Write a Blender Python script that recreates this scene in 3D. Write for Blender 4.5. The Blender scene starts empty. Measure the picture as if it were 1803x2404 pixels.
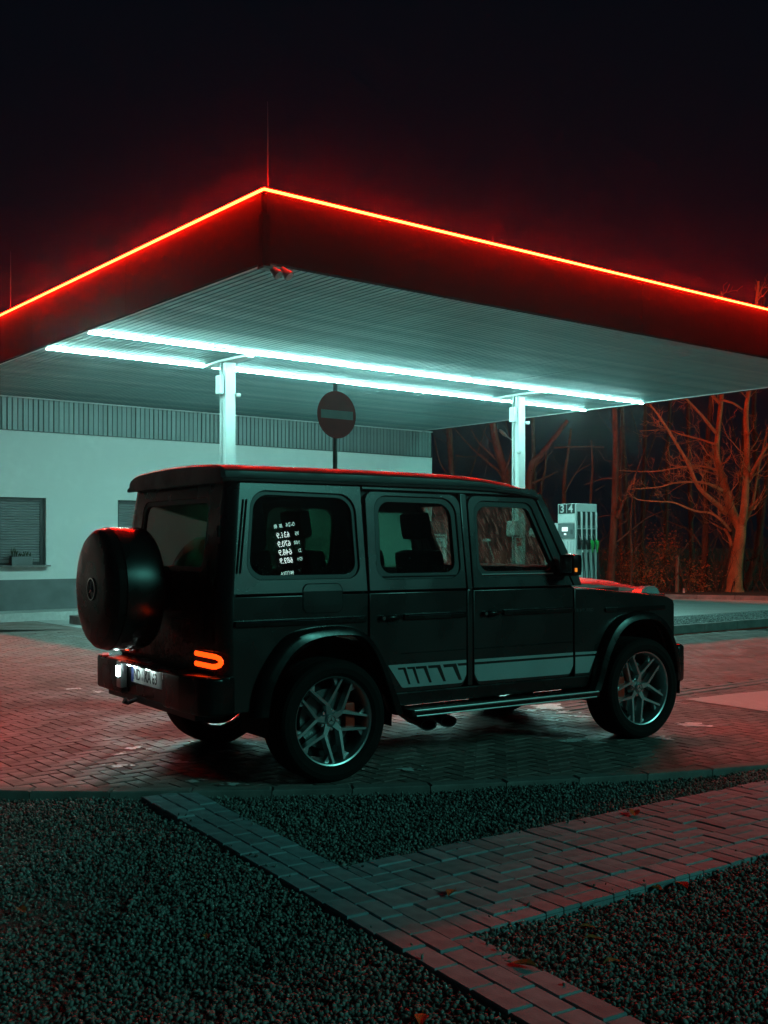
import bpy, bmesh, math, random
import numpy as np
from mathutils import Vector, Matrix

# ------------------------------------------------------------------ camera, sky, moonlight, exposure
scene = bpy.context.scene
col = scene.collection
CAM_H = 1.5416
FPX, CX, YH, W_PX, H_PX = 2528.8, 839.66, 1276.98, 1803.0, 2404.0
cam_data = bpy.data.cameras.new('camera')
cam = bpy.data.objects.new('camera', cam_data)
col.objects.link(cam)
cam.location = (0, 0, CAM_H)
cam.rotation_euler = (math.radians(90), 0, 0)
cam_data.sensor_fit = 'HORIZONTAL'
cam_data.sensor_width = 36.0
cam_data.lens = 36.0 * FPX / W_PX
cam_data.shift_x = (W_PX / 2 - CX) / W_PX
cam_data.shift_y = (YH - H_PX / 2) / W_PX
cam_data.clip_start = 0.05
cam_data.clip_end = 2000
scene.camera = cam

world = bpy.data.worlds.new('World')
scene.world = world
world.use_nodes = True
wn = world.node_tree
bg = wn.nodes['Background']
bg.inputs['Color'].default_value = (0.24, 0.50, 0.90, 1)
bg.inputs['Strength'].default_value = 0.005

moon_data = bpy.data.lights.new('moonlight', 'SUN')
moon_data.energy = 0.58
moon_data.color = (0.20, 1.0, 0.84)
moon_data.angle = math.radians(12)
moon = bpy.data.objects.new('moonlight', moon_data)
col.objects.link(moon)
moon.rotation_euler = Vector((-0.80, 0.433, -0.43)).to_track_quat('-Z', 'Y').to_euler()

scene.view_settings.view_transform = 'Standard'
scene.view_settings.look = 'None'
scene.view_settings.exposure = 0.0
scene.view_settings.gamma = 1.0
scene.render.engine = 'CYCLES'
cy = scene.cycles
cy.use_denoising = True
cy.max_bounces = 8
cy.diffuse_bounces = 3
cy.glossy_bounces = 4
cy.transparent_max_bounces = 16
cy.transmission_bounces = 6
cy.volume_bounces = 0
cy.sample_clamp_indirect = 4.0
cy.caustics_reflective = False
cy.caustics_refractive = False

R = math.radians
rng = np.random.default_rng(7)
random.seed(7)

# ------------------------------------------------------------------ helpers
def _sock(n, names):
    for k in names:
        if k in n.inputs:
            return n.inputs[k]

def mat(name, color, rough=0.5, metal=0.0, spec=0.5, coat=0.0, noise=None, noise2=None, bump=None, emit=None, rand=0.0,
        rough_noise=None, color2=None, coords='Object'):
    """Principled material; noise=(scale, amount) mottles the colour, bump=(scale, strength, distance) roughens the relief."""
    m = bpy.data.materials.new(name)
    m.use_nodes = True
    nt = m.node_tree
    b = nt.nodes['Principled BSDF']
    b.inputs['Base Color'].default_value = (*color, 1)
    b.inputs['Roughness'].default_value = rough
    b.inputs['Metallic'].default_value = metal
    s = _sock(b, ['Specular IOR Level', 'Specular'])
    s.default_value = spec
    if coat:
        _sock(b, ['Coat Weight', 'Clearcoat']).default_value = coat
        _sock(b, ['Coat Roughness', 'Clearcoat Roughness']).default_value = 0.08
    tc = nt.nodes.new('ShaderNodeTexCoord')
    link = nt.links.new
    cur = None
    def tex(scale, detail=4.0):
        t = nt.nodes.new('ShaderNodeTexNoise')
        t.inputs['Scale'].default_value = scale
        t.inputs['Detail'].default_value = detail
        link(tc.outputs[coords], t.inputs['Vector'])
        return t
    def mix(a, bcol, fac):
        mx = nt.nodes.new('ShaderNodeMix')
        mx.data_type = 'RGBA'
        if isinstance(a, tuple):
            mx.inputs[6].default_value = (*a, 1)
        else:
            link(a, mx.inputs[6])
        mx.inputs[7].default_value = (*bcol, 1)
        link(fac, mx.inputs[0])
        return mx.outputs[2]
    for nz, dark in ((noise, True), (noise2, False)):
        if nz:
            t = tex(nz[0])
            mr = nt.nodes.new('ShaderNodeMapRange')
            mr.inputs['From Min'].default_value = 0.35
            mr.inputs['From Max'].default_value = 0.65
            mr.inputs['To Max'].default_value = 1.0
            link(t.outputs['Fac'], mr.inputs['Value'])
            c2 = color2 if (color2 and not dark) else tuple(c * (1 - nz[1]) for c in color)
            cur = mix(cur if cur is not None else color, c2, mr.outputs['Result'])
    if rand:
        oi = nt.nodes.new('ShaderNodeObjectInfo')
        ge = nt.nodes.new('ShaderNodeNewGeometry')
        ad = nt.nodes.new('ShaderNodeMath'); ad.operation = 'ADD'
        link(oi.outputs['Random'], ad.inputs[0]); link(ge.outputs['Random Per Island'], ad.inputs[1])
        fr = nt.nodes.new('ShaderNodeMath'); fr.operation = 'FRACT'
        link(ad.outputs[0], fr.inputs[0])
        mr = nt.nodes.new('ShaderNodeMapRange')
        mr.inputs['To Min'].default_value = 1 - rand
        mr.inputs['To Max'].default_value = 1 + rand
        link(fr.outputs[0], mr.inputs['Value'])
        hs = nt.nodes.new('ShaderNodeHueSaturation')
        if cur is None:
            hs.inputs['Color'].default_value = (*color, 1)
        else:
            link(cur, hs.inputs['Color'])
        link(mr.outputs['Result'], hs.inputs['Value'])
        cur = hs.outputs['Color']
    if cur is not None:
        link(cur, b.inputs['Base Color'])
    if rough_noise:
        t = tex(rough_noise[0], 3.0)
        mr = nt.nodes.new('ShaderNodeMapRange')
        mr.inputs['From Min'].default_value = rough_noise[3] if len(rough_noise) > 3 else 0.4
        mr.inputs['From Max'].default_value = rough_noise[4] if len(rough_noise) > 4 else 0.6
        mr.inputs['To Min'].default_value = rough_noise[1]
        mr.inputs['To Max'].default_value = rough_noise[2]
        link(t.outputs['Fac'], mr.inputs['Value'])
        link(mr.outputs['Result'], b.inputs['Roughness'])
    if bump:
        t = tex(bump[0], 6.0)
        bp = nt.nodes.new('ShaderNodeBump')
        bp.inputs['Strength'].default_value = bump[1]
        bp.inputs['Distance'].default_value = bump[2] if len(bump) > 2 else 0.01
        link(t.outputs['Fac'], bp.inputs['Height'])
        link(bp.outputs['Normal'], b.inputs['Normal'])
    if emit:
        b.inputs['Emission Color'].default_value = (*emit[0], 1)
        b.inputs['Emission Strength'].default_value = emit[1]
    return m

def schlick(nt):
    """Fresnel share of a pane, the same from both sides."""
    lw = nt.nodes.new('ShaderNodeLayerWeight'); lw.inputs['Blend'].default_value = 0.5
    pw = nt.nodes.new('ShaderNodeMath'); pw.operation = 'POWER'; pw.inputs[1].default_value = 5.0
    ma = nt.nodes.new('ShaderNodeMath'); ma.operation = 'MULTIPLY_ADD'; ma.inputs[1].default_value = 0.957; ma.inputs[2].default_value = 0.043
    nt.links.new(lw.outputs['Facing'], pw.inputs[0]); nt.links.new(pw.outputs[0], ma.inputs[0])
    return ma.outputs[0]

def glass_mat(name, tint, rough=0.0, refl=1.0):
    """Window glass: mirror-like by Fresnel, otherwise tinted see-through."""
    m = bpy.data.materials.new(name)
    m.use_nodes = True
    nt = m.node_tree
    nt.nodes.clear()
    out = nt.nodes.new('ShaderNodeOutputMaterial')
    mx = nt.nodes.new('ShaderNodeMixShader')
    tr = nt.nodes.new('ShaderNodeBsdfTransparent'); tr.inputs['Color'].default_value = (*tint, 1)
    gl = nt.nodes.new('ShaderNodeBsdfGlossy'); gl.inputs['Roughness'].default_value = rough
    gl.inputs['Color'].default_value = (refl, refl, refl, 1)
    nt.links.new(schlick(nt), mx.inputs[0])
    nt.links.new(tr.outputs[0], mx.inputs[1])
    nt.links.new(gl.outputs[0], mx.inputs[2])
    nt.links.new(mx.outputs[0], out.inputs[0])
    return m

class MB:
    """Collects shapes and links them as one mesh object."""
    def __init__(self):
        self.v, self.f, self.n = [], [], 0
    def add(self, v, f):
        v = [tuple(map(float, p)) for p in v]
        self.v += v
        self.f += [tuple(i + self.n for i in q) for q in f]
        self.n += len(v)
        return self
    def box(self, c, s, rot=None, bev=0.0):
        bm = bmesh.new()
        bmesh.ops.create_cube(bm, size=1.0)
        for p in bm.verts:
            p.co = Vector((p.co.x * s[0], p.co.y * s[1], p.co.z * s[2]))
        if bev:
            bmesh.ops.bevel(bm, geom=list(bm.edges), offset=bev, segments=2, profile=0.7, affect='EDGES')
        bm.verts.index_update()
        M_ = Matrix.Translation(c) @ (rot.to_4x4() if rot is not None else Matrix.Identity(4))
        self.add([M_ @ p.co for p in bm.verts], [[q.index for q in fc.verts] for fc in bm.faces])
        bm.free()
        return self
    def tube(self, pts, r, n=8, cap=True):
        pts = [Vector(p) for p in pts]
        rs = r if isinstance(r, (list, tuple, np.ndarray)) else [r] * len(pts)
        V, F = [], []
        ref = None
        for i, p in enumerate(pts):
            d = (pts[min(i + 1, len(pts) - 1)] - pts[max(i - 1, 0)])
            d = d.normalized() if d.length > 1e-9 else Vector((0, 0, 1))
            if ref is None:
                ref = Vector((0, 0, 1)) if abs(d.z) < 0.9 else Vector((1, 0, 0))
            a = d.cross(ref)
            if a.length < 1e-6:
                a = d.orthogonal()
            a.normalize()
            b = d.cross(a).normalized()
            ref = a.cross(d)
            for k in range(n):
                t = 2 * math.pi * k / n
                V.append(p + (a * math.cos(t) + b * math.sin(t)) * rs[i])
        for i in range(len(pts) - 1):
            for k in range(n):
                k2 = (k + 1) % n
                F.append((i * n + k, i * n + k2, (i + 1) * n + k2, (i + 1) * n + k))
        if cap:
            F.append(tuple(range(n - 1, -1, -1)))
            F.append(tuple((len(pts) - 1) * n + k for k in range(n)))
        return self.add(V, F)
    def lathe(self, prof, n=48, origin=(0, 0, 0), axis='y', close=False):
        """prof: (distance along axis, radius)."""
        V, F = [], []
        for (a, r) in prof:
            for k in range(n):
                t = 2 * math.pi * k / n
                c, s = r * math.cos(t), r * math.sin(t)
                p = {'y': (c, a, s), 'x': (a, c, s), 'z': (c, s, a)}[axis]
                V.append((p[0] + origin[0], p[1] + origin[1], p[2] + origin[2]))
        m_ = len(prof)
        for i in range(m_ if close else m_ - 1):
            j = (i + 1) % m_
            for k in range(n):
                k2 = (k + 1) % n
                F.append((i * n + k, i * n + k2, j * n + k2, j * n + k))
        return self.add(V, F)
    def prism(self, poly, z0, z1):
        n = len(poly)
        V = [(*p, z0) for p in poly] + [(*p, z1) for p in poly]
        F = [tuple(range(n - 1, -1, -1)), tuple(range(n, 2 * n))]
        for k in range(n):
            F.append((k, (k + 1) % n, n + (k + 1) % n, n + k))
        return self.add(V, F)
    def quad(self, a, b, c, d):
        return self.add([a, b, c, d], [(0, 1, 2, 3)])
    def build(self, name, m, parent=None, smooth=None, loc=None, rotz=None):
        me = bpy.data.meshes.new(name)
        me.from_pydata(self.v, [], self.f)
        return link_mesh(name, me, m, parent, smooth, loc, rotz)

def link_mesh(name, me, m, parent=None, smooth=None, loc=None, rotz=None, fix=True):
    if fix:
        bm = bmesh.new()
        bm.from_mesh(me)
        bmesh.ops.recalc_face_normals(bm, faces=bm.faces)
        bm.to_mesh(me)
        bm.free()
    if m is not None:
        me.materials.append(m)
    if smooth is not None:
        me.polygons.foreach_set('use_smooth', [True] * len(me.polygons))
        if smooth < 3.1:
            me.set_sharp_from_angle(angle=smooth)
    me.update()
    o = bpy.data.objects.new(name, me)
    col.objects.link(o)
    if parent is not None:
        o.parent = parent
    if loc is not None:
        o.location = loc
    if rotz is not None:
        o.rotation_euler = (0, 0, rotz)
    return o

def inst(name, src, parent=None, loc=None, rotz=None):
    """Another object on the same mesh data."""
    o = bpy.data.objects.new(name, src.data)
    col.objects.link(o)
    if parent is not None:
        o.parent = parent
    if loc is not None:
        o.location = loc
    if rotz is not None:
        o.rotation_euler = (0, 0, rotz)
    return o

def thing(name, label, cat, loc=(0, 0, 0), rotz=0.0, group=None):
    o = bpy.data.objects.new(name, None)
    col.objects.link(o)
    o.location = loc
    o.rotation_euler = (0, 0, rotz)
    o.empty_display_size = 0.2
    return tag(o, label, cat, group)

def tag(o, label, cat, group=None):
    o['label'] = label
    o['category'] = cat
    if group:
        o['group'] = group
    return o

def struct(o, label=None):
    o['kind'] = 'structure'
    if label:
        o['label'] = label
    return o

def stuff(o, label=None, cat=None):
    o['kind'] = 'stuff'
    if label:
        o['label'] = label
    if cat:
        o['category'] = cat
    return o

def rpoly(pts, rad, n=6):
    """Polygon with rounded corners; rad a number or one per corner."""
    out = []
    m_ = len(pts)
    for i in range(m_):
        r = rad[i] if isinstance(rad, (list, tuple)) else rad
        p, a, b = Vector(pts[i]), Vector(pts[i - 1]), Vector(pts[(i + 1) % m_])
        if r <= 1e-6:
            out.append(tuple(p)); continue
        u, w = (a - p).normalized(), (b - p).normalized()
        ang = u.angle(w)
        d = min(r / math.tan(ang / 2), (a - p).length * 0.49, (b - p).length * 0.49)
        rr = d * math.tan(ang / 2)
        c = p + (u + w).normalized() * (rr / math.sin(ang / 2))
        s, e = p + u * d - c, p + w * d - c
        a0 = math.atan2(s.y, s.x)
        da = (math.atan2(e.y, e.x) - a0 + math.pi) % (2 * math.pi) - math.pi
        for k in range(n + 1):
            t = a0 + da * k / n
            out.append((c.x + rr * math.cos(t), c.y + rr * math.sin(t)))
    return out

def fill(loops, half=0.01, bev=0.0, bres=1):
    """Flat plate with holes (curve fill): returns verts, faces in (a, b, thickness)."""
    cu = bpy.data.curves.new('tmp', 'CURVE')
    cu.dimensions = '2D'; cu.fill_mode = 'BOTH'
    cu.extrude = max(half - bev, 0.0); cu.bevel_depth = bev; cu.bevel_resolution = bres
    if bev:
        cu.offset = -bev
    for pts in loops:
        s = cu.splines.new('POLY'); s.points.add(len(pts) - 1); s.use_cyclic_u = True
        for p, q in zip(s.points, pts):
            p.co = (q[0], q[1], 0, 1)
    ob = bpy.data.objects.new('tmp', cu)
    me = bpy.data.meshes.new_from_object(ob)
    V = [tuple(v.co) for v in me.vertices]
    F = [tuple(p.vertices) for p in me.polygons]
    bpy.data.objects.remove(ob); bpy.data.curves.remove(cu); bpy.data.meshes.remove(me)
    return V, F

def text_vf(body, size, extrude=0.001, align='CENTER', bold=0.0, sx=1.0):
    cu = bpy.data.curves.new('tmp', 'FONT')
    cu.body = body; cu.size = size; cu.extrude = extrude; cu.align_x = align; cu.align_y = 'CENTER'
    cu.offset = bold; cu.resolution_u = 3
    ob = bpy.data.objects.new('tmp', cu)
    me = bpy.data.meshes.new_from_object(ob)
    V = [(v.co.x * sx, v.co.y, v.co.z) for v in me.vertices]
    F = [tuple(p.vertices) for p in me.polygons]
    bpy.data.objects.remove(ob); bpy.data.curves.remove(cu); bpy.data.meshes.remove(me)
    return V, F

def vmap(VF, fn):
    return [fn(*p) for p in VF[0]], VF[1]

def px_ground(px, py, z=0.0):
    d = ((px - CX) / FPX, 1.0, -(py - YH) / FPX)
    t = (z - CAM_H) / d[2]
    return Vector((d[0] * t, t, z))

def px_at(px, py, depth):
    return Vector(((px - CX) / FPX * depth, depth, CAM_H - (py - YH) / FPX * depth))

# ------------------------------------------------------------------ materials
M = {}
M['paver'] = mat('paver_block', (0.225, 0.175, 0.16), 0.62, spec=0.5, noise=(9, 0.35), bump=(90, 0.25, 0.004), rand=0.22,
                 rough_noise=(1.1, 0.40, 0.80, 0.40, 0.6))
M['path_paver'] = mat('path_paver_block', (0.29, 0.37, 0.41), 0.7, noise=(11, 0.3), bump=(80, 0.35, 0.004), rand=0.16)
M['joint'] = mat('joint_sand', (0.028, 0.026, 0.024), 0.9, noise=(30, 0.4))
M['kerb'] = mat('kerb_concrete', (0.24, 0.225, 0.215), 0.75, noise=(6, 0.35), bump=(60, 0.3, 0.006), rand=0.1)
M['soil'] = mat('dark_soil', (0.030, 0.028, 0.024), 0.95, noise=(8, 0.5), bump=(30, 0.6, 0.02))
M['gravel_base'] = mat('gravel_fines', (0.085, 0.087, 0.08), 0.9, noise=(60, 0.5), bump=(120, 0.8, 0.01))
M['gravel'] = mat('crushed_stone', (0.155, 0.18, 0.17), 0.55, noise=(60, 0.3), rand=0.75, spec=0.5)
M['concrete'] = mat('pale_concrete', (0.60, 0.60, 0.58), 0.6, noise=(1.3, 0.22), noise2=(14, 0.2), bump=(50, 0.2, 0.004), rough_noise=(0.8, 0.4, 0.7))
M['asphalt'] = mat('asphalt', (0.17, 0.155, 0.15), 0.7, noise=(2, 0.25), bump=(70, 0.3, 0.005))
M['forest'] = mat('leaf_litter', (0.05, 0.036, 0.024), 0.95, noise=(3, 0.5), bump=(12, 0.7, 0.05))
M['wet_glint'] = mat('painted_wet_glints', (0.90, 0.92, 0.92), 0.42, spec=1.0, noise=(40, 0.2), bump=(70, 0.4, 0.006))  # glints of wet paving put into a near-white base colour
M['red_line'] = mat('red_line_strip', (0.60, 0.035, 0.012), 0.5, noise=(7, 0.4))  # mottled red strip along the foot of the gravel island kerb
M['fascia'] = mat('fascia_sheet', (0.0024, 0.0026, 0.0034), 0.8, noise=(0.9, 0.15), spec=0.04)
M['flashing'] = mat('parapet_flashing', (0.16, 0.15, 0.15), 0.55, noise=(2, 0.2))
M['slat'] = mat('soffit_slat', (0.14, 0.28, 0.285), 0.38, metal=0.25, noise=(1.7, 0.14), rand=0.05, rough_noise=(2.2, 0.3, 0.5))
M['dark'] = mat('dark_cavity', (0.012, 0.012, 0.013), 0.9, noise=(5, 0.3))
M['white_steel'] = mat('white_painted_steel', (0.72, 0.75, 0.74), 0.4, noise=(3, 0.12), rough_noise=(4, 0.3, 0.55))
M['grey_plastic'] = mat('grey_plastic', (0.10, 0.11, 0.115), 0.45, noise=(12, 0.2))
M['pale_plastic'] = mat('pale_plastic', (0.62, 0.64, 0.63), 0.4, noise=(9, 0.12))
M['render'] = mat('white_render', (0.74, 0.76, 0.74), 0.85, noise=(1.1, 0.1), noise2=(6, 0.08), bump=(120, 0.25, 0.004))
M['plinth'] = mat('plinth_render', (0.17, 0.19, 0.19), 0.8, noise=(2.5, 0.25), bump=(90, 0.3, 0.004))
M['cladding'] = mat('cladding_sheet', (0.21, 0.25, 0.25), 0.45, metal=0.3, noise=(1.5, 0.15), rand=0.08)
M['shutter'] = mat('roller_shutter', (0.20, 0.215, 0.22), 0.5, noise=(4, 0.15))
M['frame_dark'] = mat('window_frame_grey', (0.035, 0.04, 0.042), 0.4, noise=(8, 0.2))
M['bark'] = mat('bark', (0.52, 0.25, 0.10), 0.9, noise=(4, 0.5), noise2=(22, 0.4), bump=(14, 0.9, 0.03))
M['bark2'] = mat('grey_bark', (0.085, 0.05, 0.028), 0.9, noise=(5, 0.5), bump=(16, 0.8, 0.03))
M['twig'] = mat('twig_bark', (0.085, 0.046, 0.025), 0.9, noise=(9, 0.4))
M['leaf'] = mat('fallen_leaf_tissue', (0.42, 0.13, 0.03), 0.6, noise=(30, 0.4))
M['lamp'] = mat('lamp_diffuser', (0.8, 0.8, 0.8), 0.4, emit=((0.42, 1.0, 0.92), 290.0))
M['neon'] = mat('neon_tube_glass', (0.8, 0.3, 0.2), 0.3, emit=((1.0, 0.0055, 0.0010), 340.0))
M['added_side_tube'] = mat('added_orange_tube', (0.8, 0.3, 0.2), 0.3, emit=((1.0, 0.055, 0.004), 560.0))  # added unseen tube behind the right canopy edge, lights the trees orange
M['glass_clear'] = glass_mat('window_glass', (0.50, 0.64, 0.59))
M['glass_tint'] = glass_mat('privacy_glass', (0.23, 0.36, 0.30))
M['paint'] = mat('dark_grey_car_paint', (0.008, 0.009, 0.009), 0.3, spec=0.9, noise=(1.3, 0.1), rough_noise=(3.0, 0.25, 0.31))
M['paint_black'] = mat('gloss_black_paint', (0.008, 0.009, 0.009), 0.2, spec=0.4, noise=(2, 0.2), rough_noise=(5, 0.20, 0.33))
M['trim'] = mat('black_plastic_trim', (0.016, 0.017, 0.018), 0.42, noise=(20, 0.2))
M['rubber'] = mat('tyre_rubber', (0.009, 0.009, 0.009), 0.85, spec=0.2, noise=(15, 0.3), bump=(60, 0.2, 0.003))
M['alloy'] = mat('machined_alloy', (0.62, 0.63, 0.64), 0.36, metal=1.0, noise=(9, 0.12))
M['alloy_dark'] = mat('dark_alloy', (0.055, 0.057, 0.06), 0.35, metal=0.8, noise=(9, 0.2))
M['chrome'] = mat('chrome', (0.72, 0.73, 0.74), 0.10, metal=1.0, noise=(6, 0.05))
M['bright_strip'] = mat('satin_aluminium', (0.75, 0.77, 0.77), 0.34, metal=1.0, noise=(6, 0.08))
M['steel'] = mat('brake_steel', (0.22, 0.22, 0.22), 0.4, metal=0.9, noise=(10, 0.2))
M['caliper'] = mat('red_caliper_paint', (0.62, 0.03, 0.012), 0.4, noise=(10, 0.2))
M['decal'] = mat('pale_stripe_film', (0.42, 0.44, 0.45), 0.5, noise=(4, 0.12))
M['tail_lens'] = mat('red_lens', (0.10, 0.006, 0.003), 0.12, coat=0.5, noise=(8, 0.2))
M['tail_lit'] = mat('lit_tail_tube', (0.6, 0.1, 0.02), 0.3, emit=((1.0, 0.05, 0.003), 3.2))
M['plate_lamp'] = mat('plate_lamp_lens', (0.7, 0.75, 0.72), 0.3, emit=((0.75, 1.0, 0.95), 34.0))
M['amber'] = mat('amber_indicator', (0.6, 0.2, 0.02), 0.3, emit=((1.0, 0.28, 0.03), 0.9))
M['plate'] = mat('plate_white', (0.70, 0.72, 0.71), 0.4, noise=(6, 0.06))
M['ink'] = mat('black_ink', (0.012, 0.012, 0.014), 0.5, noise=(20, 0.2))
M['euro'] = mat('plate_blue', (0.02, 0.05, 0.30), 0.4, noise=(10, 0.1))
M['seat'] = mat('black_leather', (0.014, 0.015, 0.015), 0.55, noise=(20, 0.25), bump=(120, 0.2, 0.002))
M['ind_lens'] = mat('indicator_lens', (0.55, 0.55, 0.55), 0.15, coat=0.4, noise=(10, 0.1))
M['sign_red'] = mat('sign_red', (0.22, 0.012, 0.012), 0.6, noise=(6, 0.15), spec=0.2)
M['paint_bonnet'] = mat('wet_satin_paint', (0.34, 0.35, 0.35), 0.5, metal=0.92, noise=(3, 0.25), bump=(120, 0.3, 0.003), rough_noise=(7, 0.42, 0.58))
M['sign_bar'] = mat('sign_bar', (0.17, 0.175, 0.175), 0.5, noise=(6, 0.1))
M['paint_wet'] = mat('wet_dark_paint', (0.016, 0.017, 0.017), 0.5, spec=0.8, noise=(2, 0.2), bump=(160, 0.25, 0.002), rough_noise=(6, 0.40, 0.58))
M['sign_white'] = mat('sign_white', (0.55, 0.56, 0.55), 0.5, noise=(6, 0.1))
M['galv'] = mat('galvanised_post', (0.09, 0.10, 0.10), 0.5, metal=0.5, noise=(14, 0.25))
M['post_pale'] = mat('galvanised_steel', (0.40, 0.41, 0.41), 0.45, metal=0.6, noise=(14, 0.25))
M['pump_panel'] = mat('pump_sheet', (0.60, 0.64, 0.63), 0.42, metal=0.1, noise=(2.5, 0.1))
M['pump_dark'] = mat('pump_recess', (0.022, 0.028, 0.028), 0.4, noise=(9, 0.2))
M['pump_grey'] = mat('pump_grey', (0.13, 0.16, 0.16), 0.45, noise=(9, 0.2))
M['screen'] = mat('lit_screen', (0.5, 0.5, 0.5), 0.3, emit=((0.85, 1.0, 0.97), 0.9))
M['green'] = mat('nozzle_green', (0.02, 0.36, 0.07), 0.35, noise=(12, 0.15))
M['hose'] = mat('hose_rubber', (0.012, 0.013, 0.013), 0.5, noise=(12, 0.2))
M['red_plastic'] = mat('red_plastic', (0.50, 0.05, 0.03), 0.4, noise=(9, 0.2))
M['timber'] = mat('weathered_timber', (0.20, 0.15, 0.10), 0.85, noise=(6, 0.4), bump=(25, 0.6, 0.01))
M['plant'] = mat('plant_leaf', (0.05, 0.075, 0.035), 0.6, noise=(14, 0.4))
M['digit'] = mat('lit_price_digits', (0.8, 0.8, 0.8), 0.4, emit=((0.80, 1.0, 0.97), 15.0))
M['digit_small'] = mat('lit_price_labels', (0.8, 0.8, 0.8), 0.4, emit=((0.55, 1.0, 0.90), 9.0))
M['drop'] = mat('water_drop', (0.05, 0.05, 0.05), 0.02, spec=0.8, noise=(30, 0.2))

# ------------------------------------------------------------------ frames of the station and the car
ER = Vector((0.79056, 0.61239, 0)); EL = Vector((-0.61239, 0.79056, 0))
ST_ANG = math.atan2(ER.y, ER.x)
A0 = Vector((-0.99, 11.67, 0))
def st(u, v, z=0.0):
    return A0 + ER * u + EL * v + Vector((0, 0, z))
def uv_of(p):
    d = Vector((p[0] - A0.x, p[1] - A0.y, 0))
    return d.dot(ER), d.dot(EL)
def in_view(x, y, z=0.0, mx=160, my=120):
    if y < 0.5:
        return False
    px = CX + FPX * x / y
    py = YH - FPX * (z - CAM_H) / y
    return -mx < px < W_PX + mx and -my < py < H_PX + my

# ------------------------------------------------------------------ ground sheets
def sheet(name, poly, z, m):
    return struct(MB().add([(*p[:2], z) for p in poly], [tuple(range(len(poly)))]).build(name, m))
sheet('ground', [(-250, -120), (250, -120), (250, 400), (-250, 400)], -0.11, M['soil'])
kx = np.array([-9, -6, -4, -2.24, -1.36, -.93, .16, 1.22, 2.86, 5, 8, 11.])
ky = np.array([8.3, 7.4, 6.98, 6.73, 6.66, 6.65, 6.72, 6.97, 7.5, 8.42, 10.0, 11.9])
kc = np.polyfit(kx, ky, 5)
def yk(x):
    return float(np.polyval(kc, x))
ks = np.linspace(-9, 11, 81)
sheet('driveway_bed', [(x, yk(x) + 0.02) for x in ks] + [(16, 14), (16, 30), (-16, 30), (-16, 12)], -0.013, M['joint'])
far_pave = [st(-14, -9.5), st(1.75, 6.8), st(1.75, 11.5), st(-14, 11.5)]
sheet('far_pavement', [(-16, 17.6), (-5.2, 17.6), (-4.3, 19.4)] + [tuple(st(1.72, 8.7)[:2]), tuple(st(1.72, 11.3)[:2]), tuple(st(-14, 11.3)[:2])], -0.006, M['paver'])
sheet('forecourt', [tuple(st(1.72, 1.36)[:2]), tuple(st(20, 1.36)[:2]), (34, 20), (34, 24.6), (11.1, 29.4), (9.29, 30.15), (2, 33.0), (-6, 36), (-14, 38)]
      + [tuple(st(1.72, 12.0)[:2])], -0.002, M['concrete'])
sheet('forest_floor', [(34, 24.7), (34, 120), (-60, 120), (-60, 44), (-6, 36.2), (2, 33.2), (9.29, 30.4), (11.1, 29.6)], 0.06, M['forest'])

# ------------------------------------------------------------------ block pavers in a herringbone bond
def clip_half(poly, n, c):
    """Keep the part of a polygon where n.p >= c."""
    out = []
    for i in range(len(poly)):
        a, b = poly[i], poly[(i + 1) % len(poly)]
        da, db = n[0] * a[0] + n[1] * a[1] - c, n[0] * b[0] + n[1] * b[1] - c
        if da >= 0:
            out.append(a)
        if da * db < 0:
            t = da / (da - db)
            out.append((a[0] + (b[0] - a[0]) * t, a[1] + (b[1] - a[1]) * t))
    return out

def paver_vf(poly, top=0.0, bot=-0.05, ch=0.004):
    """A block with chamfered top edges from its outline."""
    n = len(poly)
    cxm = sum(p[0] for p in poly) / n; cym = sum(p[1] for p in poly) / n
    ins = []
    for p in poly:
        d = math.hypot(p[0] - cxm, p[1] - cym) + 1e-9
        k = max(0.0, 1 - ch * 1.5 / d)
        ins.append((cxm + (p[0] - cxm) * k, cym + (p[1] - cym) * k))
    V = [(*p, bot) for p in poly] + [(*p, top - ch) for p in poly] + [(*p, top) for p in ins]
    F = [tuple(range(2 * n, 3 * n))]
    for k in range(n):
        k2 = (k + 1) % n
        F.append((k, k2, n + k2, n + k)); F.append((n + k, n + k2, 2 * n + k2, 2 * n + k))
    return V, F

UW = 0.1025
GAP = 0.0035
driveway = thing('driveway', 'herringbone block-paved driveway the dark off-roader is parked on', 'driveway', (0, 0, 0))
driveway['kind'] = 'structure'
del driveway['category']
car_c = Vector((0.45, 8.6))
bricks = []
for ia in range(-110, 150):
    for ib in range(-70, 80):
        k = (ia - ib) % 4
        if k == 0:
            a0, b0, la, lb = ia, ib, 2, 1
        elif k == 3:
            a0, b0, la, lb = ia, ib, 1, 2
        else:
            continue
        cu, cv = (a0 + la / 2) * UW, (b0 + lb / 2) * UW
        if cv > 1.28 and cu > 1.70:
            continue
        if -3.17 < cv < -2.93 and cu > 1.2:
            continue
        c = st(cu, cv)
        if c.y > 19.2 or c.y < 6.4 or not in_view(c.x, c.y, 0, 750, 300):
            continue
        yb = yk(c.x) + 0.115
        if c.y < yb - 0.14:
            continue
        bricks.append((c.x, c.y, la * UW / 2 - GAP, lb * UW / 2 - GAP, c.y < yb + 0.14))
bricks.sort(key=lambda b: b[1])
hu = Vector((ER.x, ER.y)); hv = Vector((EL.x, EL.y))
def brick_poly(b):
    c = Vector((b[0], b[1]))
    return [tuple(c + hu * (sx * b[2]) + hv * (sy * b[3])) for sx, sy in ((-1, -1), (1, -1), (1, 1), (-1, 1))]
proto = {}
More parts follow.
